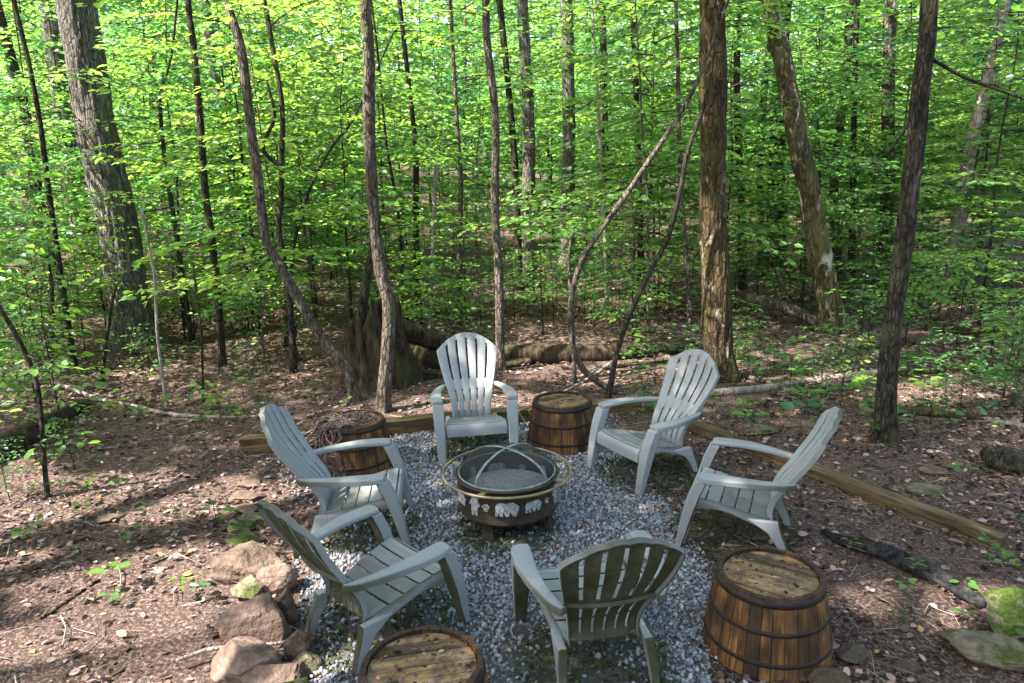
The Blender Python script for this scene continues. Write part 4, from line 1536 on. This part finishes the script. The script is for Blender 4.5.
T('slim_tree', 'faint trunk hidden in leaves right of the slanting mossy tree', 16, [(836, 160, 9), (834, 200, 9), (838, 290, 10)], M_BARK_BROWN, 9, UND[4], 0.7, 30, 9)
T('slim_tree', 'thin leafy sapling trunk in the near left foreground', 5.54, [(-12, 285, 4), (0, 308, 4.5), (15, 333, 5), (33, 371, 5), (40, 405, 5), (44, 459, 5), (47, 497, 6)], M_BARK_DARK, 2.3, SAP[0], 0.8, 31, 8, flare=0.0, extra=((0.95, 20, 0.45), (0.8, 200, 0.5), (0.55, 330, 0.4), (1.2, 320, 0.5), (0.6, 160, 0.5), (1.35, 210, 0.5)))
T('slim_tree', 'dark sapling stem left of the oak base', 9.3, [(48, 262, 3), (52, 290, 4), (52, 356, 4.5)], M_BARK_DARK, 1.2, SAP[1], 0.8, 32, 7)
T('slim_tree', 'dark sapling stem just in front of the oak base', 8.9, [(116, 286, 3), (111, 308, 3.5), (103, 368, 4)], M_BARK_DARK, 1.1, SAP[2], 0.7, 33, 7)
T('slim_tree', 'pale thin sapling stem right of the oak base', 7.9, [(152, 262, 2.5), (155, 280, 3), (158, 340, 3), (167, 405, 3.5)], M_BARK_PALE, 2.0, SAP[3], 0.9, 34, 7)
T('slim_tree', 'tiny upright sapling right of the pale thin stem', 8.0, [(200, 320, 2), (202, 348, 2.5), (203, 405, 3)], M_BARK_DARK, 1.4, SAP[4], 0.6, 35, 6)
T('slim_tree', 'dark thin trunk in the leaves behind the slim brown trunk with a bump', 13, [(414, 130, 5), (416, 162, 6), (416, 240, 6), (418, 290, 6)], M_BARK_DARK, 7, UND[5], 0.5, 36, 8)
T('slim_tree', 'very thin wavy stem left of that thin dark trunk', 12, [(386, 140, 2.5), (391, 170, 3), (400, 229, 3), (402, 300, 3)], M_BARK_DARK, 6, UND[6], 0.4, 37, 7)
T('dead_trunk', 'short pale dead stem among the central leaves', 12, [(436, 165, 3), (435, 190, 4), (433, 240, 4), (431, 300, 4)], M_BARK_PALE, 1.0, None, 1, 38, 7)
T('slim_tree', 'thin brown trunk above and left of the sunlit chair', 12, [(459, 150, 4), (461, 178, 5), (460, 230, 5), (459, 300, 5.5)], M_BARK_BROWN, 7, UND[7], 0.5, 39, 8)
T('slim_tree', 'small dark trunk beside the greyish trunk behind the sunlit chair', 15, [(514, 150, 7), (516, 195, 8), (518, 250, 8)], M_BARK_DARK, 8, UND[8], 0.6, 40, 9)
T('slim_tree', 'narrow trunk at the top edge, right of the central grey trunk', 18, [(601, -20, 7), (603, 30, 7), (604, 110, 8), (606, 250, 9)], M_BARK_BROWN, 10, CAN[0], 0.8, 41, 9)
T('slim_tree', 'narrow dark trunk at the top edge, left of the upright mossy trunk', 15, [(632, -20, 6), (634, 40, 6), (637, 120, 6), (642, 290, 7)], M_BARK_DARK, 10, CAN[1], 0.8, 42, 9)
T('slim_tree', 'thin trunk just left of the upright mossy trunk', 11, [(676, 10, 4), (678, 70, 4.5), (680, 170, 5), (690, 310, 5.5)], M_BARK_BROWN, 7, UND[2], 0.6, 43, 8)
T('forest_tree', 'grey trunk slanting out of the upper right corner', 13, [(1003, 0, 9), (1020, 20, 9), (1050, 70, 10), (1090, 160, 11)], M_BARK_GREY, 10, CAN[2], 0.9, 44, 10)

# ------------------------------------------------------------------ more of the woods, trees one by one
rp = np.random.default_rng(99)
placed = [(-5.7, 10.8), (2.4, 8.4), (4.8, 10.6), (-1.4, 7.5), (-0.16, 8.9), (3.4, 6.3), (-1.8, 7.9)]


def free(x, y, d):
    return all((x - a) ** 2 + (y - b) ** 2 > d * d for a, b in placed)


BARKS = [M_BARK_DARK, M_BARK_BROWN, M_BARK_GREY, M_BARK_DARK, M_BARK_MOSS]


def trunk_mesh(seed, h, r0, mat, wob=0.12, n=8):
    rg = np.random.default_rng(seed)
    k = 7
    z = np.linspace(-0.1, h, k)
    pts = np.c_[np.cumsum(rg.normal(0, wob, k)) * np.linspace(0, 1, k), np.cumsum(rg.normal(0, wob, k)) * np.linspace(0, 1, k), z, np.linspace(r0, r0 * 0.25, k)]
    P = smooth_path(pts, 20)
    V, Q = tube(P[:, :3], P[:, 3], n, seed, 0.08, 0.3)
    return mesh_np('trunk', V, Q, mat, smooth=True)


UT = [trunk_mesh(400 + k, 5.0, 0.018 + 0.005 * (k % 3), BARKS[k % 4], 0.07) for k in range(9)]
ST_ = [trunk_mesh(430 + k, 1.5, 0.012, M_BARK_DARK, 0.015, 6) for k in range(6)]
FT = [trunk_mesh(460 + k, 11.0, 0.16 + 0.03 * k, BARKS[k], 0.10, 12) for k in range(5)]


def side(x, y):
    """where in the woods: words for labels"""
    b = x / max(y, 1)
    if b < -0.38:
        return 'around the stout oak'
    if b < -0.14:
        return 'behind the sinuous brown trunk'
    if b < 0.12:
        return 'beyond the big dark log'
    if b < 0.38:
        return 'around the two mossy trunks'
    return 'behind the tall dark leaning trunk'


def leafy(k, x, y, s, protos, trunks, name, text, group):
    o = thing(name, f'{text} {side(x, y)}', 'tree' if name != 'leafy_shrub' else 'shrub', (x, y, tz(x, y)), rp.uniform(0, 6.28), f'{group} {side(x, y)}')
    link('trunk', trunks[k % len(trunks)], o)
    link('crown', protos[k % len(protos)], o)
    o.scale = (s, s, s * rp.uniform(0.9, 1.1))
    placed.append((x, y))
    return o


def scatter(count, ylo, yhi, dmin, fn, xw=0.80, keep=lambda x, y: True):
    k = tries = 0
    while k < count and tries < 9000:
        tries += 1
        y = math.sqrt(rp.uniform(ylo ** 2, yhi ** 2))
        x = rp.uniform(-xw, xw) * y
        if not free(x, y, dmin) or not keep(x, y):
            continue
        fn(k, x, y)
        k += 1


def clear_mid(x, y):
    b = x / y
    if y < 14 and -0.22 < b < 0.18:
        return False
    if y < 10.8 and b > -0.25:
        return False
    if y < 9.5 and b > -0.55:
        return False
    if y < 11.8 and -0.76 < b < -0.36:
        return False
    if y < 12 and 0.22 < b < 0.58:
        return False
    return True


def airy(x, y):
    """the woods are opener along three lines of sight"""
    b = x / y
    return vnoise(np.array([[b * 9.0 + 3.0, y * 0.12, 0.5]]), 77)[0] > 0.36 and not (y < 19 and (-0.12 < b < 0.10 or 0.28 < b < 0.40))


scatter(44, 7.8, 14, 1.1, lambda k, x, y: leafy(k, x, y, rp.uniform(0.75, 1.15), UND, UT, 'understory_tree', 'slender understory tree with flat leafy sprays', 'near understory trees'), keep=clear_mid)
scatter(60, 12.5, 24, 1.3, lambda k, x, y: leafy(k, x, y, rp.uniform(0.95, 1.5), UND, UT, 'understory_tree', 'leafy young tree in the middle distance', 'young trees in the middle distance'), xw=0.8, keep=airy)
scatter(74, 24, 46, 1.9, lambda k, x, y: leafy(k, x, y, rp.uniform(1.7, 2.9), UND, UT, 'understory_tree', 'distant leafy tree deep in the woods', 'distant leafy trees'), xw=0.78, keep=lambda x, y: vnoise(np.array([[x * 0.16, y * 0.12, 0.5]]), 78)[0] > 0.33)


def tall(k, x, y):
    o = thing('forest_tree', f'tall forest tree with bare trunk deep in the woods {side(x, y)}', 'tree', (x, y, tz(x, y)), rp.uniform(0, 6.28), f'tall trees {side(x, y)}')
    link('trunk', FT[k % 5], o)
    c_ = link('crown', FARC[k % 4], o, (0, 0, 10.5))
    s = rp.uniform(0.9, 1.25)
    o.scale = (s, s, s)
    placed.append((x, y))


scatter(22, 17, 60, 2.2, tall, xw=0.76)


def shrub(k, x, y):
    return leafy(k, x, y, rp.uniform(0.6, 1.25), SAP, ST_, 'leafy_shrub', 'low leafy shrub on the forest floor', 'low shrubs')


def shrub_ok(x, y):
    b = x / y
    if (y < 10.8 and (-0.64 < b < -0.44 or 0.28 < b < 0.52)) or (y < 12 and 0.28 < b < 0.46):
        return False
    if y < 8.3:
        return (b < -0.50 or b > 0.66) and y > 6.5
    if y < 10.8:
        return b < -0.62
    if y < 11.5:
        return b > 0.28 or b < -0.3
    return True


scatter(90, 6.5, 13, 0.5, shrub, xw=0.78, keep=shrub_ok)
scatter(56, 11, 24, 0.6, shrub, xw=0.78, keep=airy)
# hand placed leafy shrubs seen in the photograph
for k, (u, v, s, lab) in enumerate([
        (655, 384, 0.55, 'bright green shrub right behind the bare barrel'),
        (700, 372, 0.45, 'small bright shrub at the foot of the upright mossy trunk'),
        (842, 392, 0.50, 'low green shrub left of the tall dark leaning trunk'),
        (812, 376, 0.45, 'leafy shrub below the slanting mossy trunk'),
        (868, 372, 0.65, 'leafy shrub touching the tall dark leaning trunk'),
        (745, 350, 0.5, 'broad leafy shrub in front of the leaning log'),
        (960, 412, 0.40, 'low leafy plant in the litter near the right edge'),
        (1010, 408, 0.42, 'low leafy plant at the right edge'),
        (930, 425, 0.30, 'small leafy plant beside the short rotting log'),
        (990, 355, 0.8, 'dense shrub in front of the dark log on the right'),
        (905, 345, 0.8, 'dense shrub behind the thin mossy log'),
        (20, 400, 0.6, 'leafy shrub above the mossy log at the left edge'),
        (75, 470, 0.35, 'small leafy plant by the mossy log'),
        (10, 500, 0.35, 'small leafy plant at the left edge below the mossy log'),
        (455, 345, 0.7, 'light green shrub behind the sunlit chair'),
        (620, 345, 0.8, 'light green shrub behind the big dark log'),
        (250, 385, 0.35, 'small seedling shrub near the end of the long pale branch'),
        (150, 375, 0.45, 'small shrub right of the oak base'),
        (60, 360, 0.7, 'leafy shrub left of the oak base'),
        (300, 360, 0.4, 'small shrub behind the sinuous trunk base'),
        (860, 350, 0.8, 'wide shrub between the slanting mossy trunk and the tall dark trunk'),
        (1015, 375, 0.6, 'leafy shrub at the end of the thin mossy log'),
        (945, 392, 0.5, 'leafy shrub below the thin mossy log'),
        (735, 372, 0.45, 'leafy tuft right of the upright mossy trunk'),
        (790, 400, 0.35, 'leafy tuft in front of the pale grey fallen branch'),
        (5, 352, 0.9, 'tall shrub at the left edge above the mossy log'),
        (35, 335, 1.1, 'spreading shrub left of the oak'),
        (185, 340, 0.9, 'spreading shrub between the oak and the straight slim trunk'),
        (250, 335, 1.0, 'spreading shrub behind the straight slim trunk')]):
    p = gz(u, v)
    o = thing('leafy_shrub', lab, 'shrub', p, rp.uniform(0, 6.28))
    link('trunk', ST_[k % 6], o)
    link('crown', SAP[k % 6], o)
    o.scale = (s * 1.2, s * 1.2, s)

for u, v, k, s, lab in [(432, 352, 1, 0.42, 'sunlit young tree with flat bright sprays just left of the sunlit chair'),
                        (545, 345, 4, 0.42, 'sunlit young tree with flat sprays between the sunlit chair and the bare barrel'),
                        (640, 350, 7, 0.46, 'sunlit young tree with flat sprays between the two bowed saplings'),
                        (785, 326, 1, 0.5, 'bright young tree between the two mossy trunks'),
                        (250, 372, 2, 0.42, 'young tree with low sprays left of the sinuous trunk'),
                        (60, 372, 0, 0.45, 'young tree with low sprays left of the oak base'),
                        (985, 372, 3, 0.45, 'young tree with low sprays at the right edge')]:
    p = gz(u, v)
    p.y += 0.6
    p.z = tz(p.x, p.y)
    o = thing('understory_tree', lab, 'tree', p, rp.uniform(0, 6.28))
    link('trunk', UT[k], o)
    link('crown', UND[k], o)
    o.scale = (s * 1.15, s * 1.15, s)

# unseen trees added behind the viewpoint to block sky light
for k in range(30):
    a = rp.uniform(PI * 1.02, PI * 1.98)
    d_ = rp.uniform(8, 17)
    x, y = d_ * 1.25 * math.cos(a), d_ * math.sin(a) - 1.0
    if x < -7 and y > -9:
        continue
    s = rp.uniform(1.3, 2.2)
    o = thing('understory_tree', 'leafy tree added behind the viewpoint to block sky light', 'tree', (x, y, tz(x, y)), rp.uniform(0, 6.28), 'unseen trees added to block sky light')
    link('trunk', UT[k % 9], o)
    link('crown', UND[k % 9], o)
    o.scale = (s, s, s)

# seedlings on the litter
ns = 0


def seedling(x, y, s, where):
    global ns
    o = link('seedling', SEED[ns % 5], None, (x, y, tz(x, y)))
    o.rotation_euler = (0, 0, rp.uniform(0, 6.28))
    o.scale = (s, s, s)
    tag(o, f'tiny green seedling sprouting from {where}', 'seedling', f'seedlings on {where}')
    ns += 1


for (u, v) in [(218, 530), (84, 522), (150, 531), (133, 548), (115, 592), (113, 606), (183, 602), (201, 604), (35, 495), (62, 496), (90, 492), (122, 494), (182, 530), (40, 536), (30, 545), (73, 560)]:
    p = gz(u, v)
    seedling(p.x, p.y, rp.uniform(0.55, 0.95) if u != 218 else 1.3, 'the dappled litter left of the stones')
for _ in range(110):
    p = gz(rp.uniform(620, 1024), rp.uniform(345, 440))
    if not in_poly(np.array([p.x]), np.array([p.y]), pad)[0]:
        seedling(p.x, p.y, rp.uniform(0.7, 1.5), 'the litter beyond the diagonal timber')
for _ in range(40):
    p = gz(rp.uniform(0, 350), rp.uniform(345, 440))
    seedling(p.x, p.y, rp.uniform(0.6, 1.3), 'the litter between the oak and the back timber')
for _ in range(14):
    p = gz(rp.uniform(840, 1024), rp.uniform(450, 660))
    seedling(p.x, p.y, rp.uniform(0.4, 0.8), 'the dirt around the charred log')

# far-off wood: one mass of leaves and trunks nobody could count
rf = np.random.default_rng(17)
nL = 60000
y = rf.uniform(52, 78, nL)
x = rf.uniform(-0.85, 0.85, nL) * y
z = terrain(x, y) + rf.uniform(0, 1, nL) ** 1.2 * 21
cl = hash_noise(np.c_[x, y, z], 3, 0.8)
kp = cl > -0.25
x, y, z = x[kp], y[kp], z[kp]
a = rf.uniform(0, 6.28, len(x))
Vl, Ql = leaves(np.c_[x, y, z], np.c_[np.cos(a), np.sin(a), rf.uniform(-0.6, 0.2, len(x))], np.c_[rf.normal(0, 0.6, (len(x), 2)), np.ones(len(x))], rf.uniform(0.5, 0.85, len(x)))
tag(link('far_woods', mesh_np('far_woods', Vl, Ql, [M_LEAF_Y])), kind='stuff')

# unseen canopy added to shade the clearing, its gaps shaped to place sun patches
GAPS = [(-3.3, 5.5, 1.0, 0.38), (-2.15, 4.25, 0.85, 0.36), (-2.6, 3.25, 0.95, 0.42), (-1.25, 3.0, 0.5, 0.5), (-4.1, 4.5, 0.7, 0.28), (-1.95, 5.4, 0.45, 0.22), (-4.6, 3.5, 0.7, 0.4), (-1.6, 2.2, 0.8, 0.35),
        (-1.25, 7.6, 0.65, 0.42), (0.0, 7.7, 0.7, 0.4), (1.0, 8.9, 1.1, 0.6), (2.45, 3.75, 0.5, 0.25), (0.22, 7.0, 0.22, 0.25), (-0.9, 4.95, 0.2, 0.14), (-5.2, 6.0, 0.8, 0.4), (3.2, 8.6, 0.8, 0.4), (4.6, 7.6, 0.8, 0.35), (4.2, 9.7, 1.6, 0.5), (6.6, 9.7, 1.1, 0.5), (-5.6, 8.4, 0.8, 0.4)]
SHADE = [(-7.4, 1.0, 10.5, 0.95), (-4.8, 0.2, 10.5, 0.9), (-6.8, -2.4, 10.5, 0.95), (-12.6, 2.6, 10.5, 1.05), (-10.4, 0.0, 10.5, 1.05), (-3.2, 3.0, 10.5, 0.85),
         (-3.0, -2.4, 11, 0.95), (-6.0, 3.4, 10.2, 0.85), (-8.6, 4.6, 10.5, 0.95), (-3.0, 5.8, 10.8, 0.9), (-2.0, 0.6, 10.8, 0.85), (-10.6, -2.8, 10.6, 0.95), (-5.2, -2.4, 11, 0.85)]
for k, (x, y, zz, s) in enumerate(SHADE):
    o = thing('forest_tree', 'tall unseen tree added to shade the clearing', 'tree', (x + (0 if abs(x) > 4 else (-5 if x < 0 else 5)), y - (4 if y < 6 else 0), 0), 0.7 * k, 'unseen trees added to shade the clearing')
    top = Vector((x, y, zz)) - Vector(o.location)
    o.rotation_euler = (0, 0, 0)
    P = smooth_path([(0, 0, -0.1, 0.18), (top.x * 0.15, top.y * 0.15, zz * 0.4, 0.15), (top.x * 0.55, top.y * 0.55, zz * 0.75, 0.11), (top.x, top.y, zz, 0.06)], 24)
    V, Q = tube(P[:, :3], P[:, 3], 10, k, 0.06, 0.4)
    link('trunk', mesh_np('trunk', V, Q, BARKS[k % 4], smooth=True), o)
    c_ = link('crown', canopy_mesh(130 + k, 3.0 * s, 1.3 * s, int(95 * s), 64, 0.15 * s, None, 0.5, 0.05, (x, y, zz), GAPS), o, top)

# ------------------------------------------------------------------ ground stuff: gravel, litter, twigs, shadow weeds
rg = np.random.default_rng(23)
nG = 72000
x0, y0 = pad.min(0) - 0.35
x1, y1 = pad.max(0) + 0.35
px, py = rg.uniform(x0, x1, nG), rg.uniform(max(y0, 1.6), y1, nG)
ins = in_poly(px, py, pad)
dist = poly_dist(px, py, pad)
P3 = np.c_[px, py, np.zeros(nG)]
patch = hash_noise(P3, 31, 2.6)
prob = np.where(ins, np.clip(0.75 + dist * 2.2, 0, 1), np.clip(0.45 - dist * 2.0, 0, 1) ** 1.5)
under_shade = np.zeros(nG)
WC = [(-0.37, 6.40, 0.40), (-1.10, 4.85, 0.36), (-0.76, 3.66, 0.42), (0.38, 3.30, 0.40), (1.10, 5.65, 0.40), (-0.06, 4.75, 0.36), (1.50, 4.6, 0.4)]
for (cx, cy_, rad_) in WC:
    under_shade = np.maximum(under_shade, np.clip(1.25 - np.hypot(px - cx, py - cy_) / rad_, 0, 1))
prob *= 1 - 0.85 * np.clip(under_shade * 1.6, 0, 1)  # gravel thinned where the painted shadow under the chairs lies
prob *= np.where(patch < -0.55, 0.45, 1.0)
kp = rg.uniform(size=nG) < prob
px, py = px[kp], py[kp]
n = len(px)
ico = bmesh.new()
bmesh.ops.create_icosphere(ico, subdivisions=1, radius=1.0)
IV = np.array([v_.co[:] for v_ in ico.verts])
IF = np.array([[v_.index for v_ in f_.verts] for f_ in ico.faces])
ico.free()
sz = 0.0065 + 0.0115 * rg.uniform(0, 1, n) ** 1.6
scl = np.stack([sz * rg.uniform(0.8, 1.55, n), sz * rg.uniform(0.7, 1.1, n), sz * rg.uniform(0.5, 0.85, n)], 1)
jit = 1 + rg.uniform(-0.42, 0.25, (n, len(IV)))
ax = rg.normal(size=(n, 4))
ax /= np.linalg.norm(ax, axis=1)[:, None]
w_, a_, b_, c_ = ax.T
RM = np.stack([1 - 2 * (b_ * b_ + c_ * c_), 2 * (a_ * b_ - c_ * w_), 2 * (a_ * c_ + b_ * w_), 2 * (a_ * b_ + c_ * w_), 1 - 2 * (a_ * a_ + c_ * c_), 2 * (b_ * c_ - a_ * w_), 2 * (a_ * c_ - b_ * w_), 2 * (b_ * c_ + a_ * w_), 1 - 2 * (a_ * a_ + b_ * b_)], 1).reshape(n, 3, 3)
VV = IV[None] * jit[..., None] * scl[:, None, :]
VV = np.einsum('nij,nkj->nki', RM, VV) + np.stack([px, py, terrain(px, py) + 0.006 + sz * rg.uniform(0.1, 0.7, n)], 1)[:, None, :]
FF = IF[None] + (np.arange(n) * len(IV))[:, None, None]
tag(link('gravel', mesh_np('gravel', VV.reshape(-1, 3), FF.reshape(-1, 3), M_STONE)), kind='stuff')

# leaf litter
nL = 170000
lx = rg.uniform(-11, 11, nL)
ly = 1.5 + 16.5 * rg.uniform(0, 1, nL) ** 2.0
ok = np.abs(lx) < 1.0 + ly * 0.80
lx, ly = lx[ok], ly[ok]
ins = in_poly(lx, ly, pad)
dp = poly_dist(lx, ly, pad)
cov = np.clip((fbm(np.c_[lx * 0.9, ly * 0.9, np.zeros(len(lx))], 41, 3) - 0.36) * 4.5, 0.12, 1)
kp = rg.uniform(size=len(lx)) < np.where(ins, 0.07 + 0.3 * np.clip(1 - dp / 0.25, 0, 1), cov)
lx, ly = lx[kp], ly[kp]
n = len(lx)
a = rg.uniform(0, 6.28, n)
Vl, Ql = leaves(np.c_[lx, ly, terrain(lx, ly) + 0.004 + rg.uniform(0, 0.02, n)], np.c_[np.cos(a), np.sin(a), rg.normal(0.05, 0.22, n)], np.c_[rg.normal(0, 0.35, (n, 2)), np.ones(n)], rg.uniform(0.25, 1, n) ** 1.5 * 0.075 * (0.7 + 0.04 * ly), 1.15)
nB = 3400
bx_ = rg.uniform(-6.5, 6.5, nB)
by_ = 1.6 + 7.5 * rg.uniform(0, 1, nB)
kp = ~in_poly(bx_, by_, pad) | (rg.uniform(size=nB) < 0.05)
kp &= rg.uniform(size=nB) < np.clip((fbm(np.c_[bx_ * 1.3, by_ * 1.3, np.zeros(nB)], 43, 3) - 0.3) * 3, 0.1, 1)
bx_, by_ = bx_[kp], by_[kp]
ex = [np.c_[bx_, by_, terrain(bx_, by_) + rg.uniform(0.008, 0.035, len(bx_))]]
for (x, y), a_, lab in BAR:
    m = 60
    r_, t_ = 0.235 * np.sqrt(rg.uniform(0, 1, m)), rg.uniform(0, 6.28, m)
    ex.append(np.c_[x + r_ * np.cos(t_), y + r_ * np.sin(t_), np.full(m, BH + 0.008 - 0.016)])
big_n = len(ex[0])
for (x, y, a_, lab) in CH:
    m = 6
    u_, s_ = rg.uniform(-0.8, 0.8, m), rg.uniform(0.3, 0.9, m)
    w_, f_ = np.interp(s_, [0.2, 0.6, 1.0], [0.258, 0.232, 0.19]) * u_, np.interp(s_, [0.2, 1.0], [0.29, -0.19])
    z_ = np.interp(s_, [0.2, 0.5, 0.8, 1.0], [0.346, 0.315, 0.265, 0.235]) + 0.012
    ca, sa = math.cos(R(a_ - 90)), math.sin(R(a_ - 90))
    ex.append(np.c_[x + w_ * ca - f_ * sa, y + w_ * sa + f_ * ca, z_ + 0.010])
EX = np.concatenate(ex)
m = len(EX)
a = rg.uniform(0, 6.28, m)
size_ = np.where(np.arange(m) < big_n, rg.uniform(0.035, 0.08, m), rg.uniform(0.012, 0.034, m))
tl_ = np.where(np.arange(m) < big_n, 0.45, 0.12)[:, None]
V2, Q2 = leaves(EX, np.c_[np.cos(a), np.sin(a), rg.normal(0.0, 1, m) * tl_[:, 0] * 0.5], np.c_[rg.normal(0, 1, (m, 2)) * tl_, np.ones(m)], size_, 1.1)
Vl, Ql = join([(Vl, Ql), (V2, Q2)])
tag(link('leaf_litter', mesh_np('leaf_litter', Vl, Ql, M_LITTER)), kind='stuff')

# twigs
nT = 4500
tx = rg.uniform(-9, 9, nT)
ty = 1.8 + 11 * rg.uniform(0, 1, nT) ** 1.3
ok = (np.abs(tx) < 1 + ty * 0.8)
tx, ty = tx[ok], ty[ok]
ok = ~in_poly(tx, ty, pad) | (rg.uniform(size=len(tx)) < 0.12)
tx, ty = tx[ok], ty[ok]
n = len(tx)
a = rg.uniform(0, 6.28, n)
L = rg.uniform(0.06, 0.38, n)
zz = terrain(tx, ty) + 0.012
p0 = np.c_[tx, ty, zz + rg.uniform(0, 0.012, n)]
pm = p0 + np.c_[np.cos(a) * L * 0.5, np.sin(a) * L * 0.5, rg.uniform(0, 0.02, n)]
a2 = a + rg.normal(0, 0.35, n)
p1 = pm + np.c_[np.cos(a2) * L * 0.5, np.sin(a2) * L * 0.5, rg.uniform(-0.015, 0.01, n)]
r_ = rg.uniform(0.0015, 0.0045, n)
V, Q = join([segs(p0, pm, r_, r_ * 0.8), segs(pm, p1, r_ * 0.8, r_ * 0.4)])
t = NT('twig_litter')
t.col(t.ramp(t.island(), [(0.0, (0.05, 0.035, 0.028)), (0.6, (0.16, 0.115, 0.09)), (1.0, (0.36, 0.29, 0.24))]))
tag(link('twig_litter', mesh_np('twig_litter', V, Q, t.set(0.9, 0.1))), kind='stuff')

# dark flakes standing in for shadow under the chairs and pit, plus weeds
wx, wy = [], []
for (cx, cy_, rad_) in WC:
    m = 900
    rr_ = rad_ * np.sqrt(rg.uniform(0, 1, m)) * 1.05
    aa = rg.uniform(0, 6.28, m)
    wx.append(cx + rr_ * np.cos(aa))
    wy.append(cy_ + rr_ * np.sin(aa))
wx, wy = np.concatenate(wx), np.concatenate(wy)
n = len(wx)
a = rg.uniform(0, 6.28, n)
Vl, Ql = leaves(np.c_[wx, wy, terrain(wx, wy) + 0.008 + rg.uniform(0, 0.015, n)], np.c_[np.cos(a), np.sin(a), rg.uniform(0.0, 0.9, n)], np.c_[rg.normal(0, 0.5, (n, 2)), np.ones(n)], rg.uniform(0.018, 0.045, n), 0.8)
tag(link('shade_weeds', mesh_np('shade_weeds', Vl, Ql, M_SHADE_WEED)), kind='stuff')
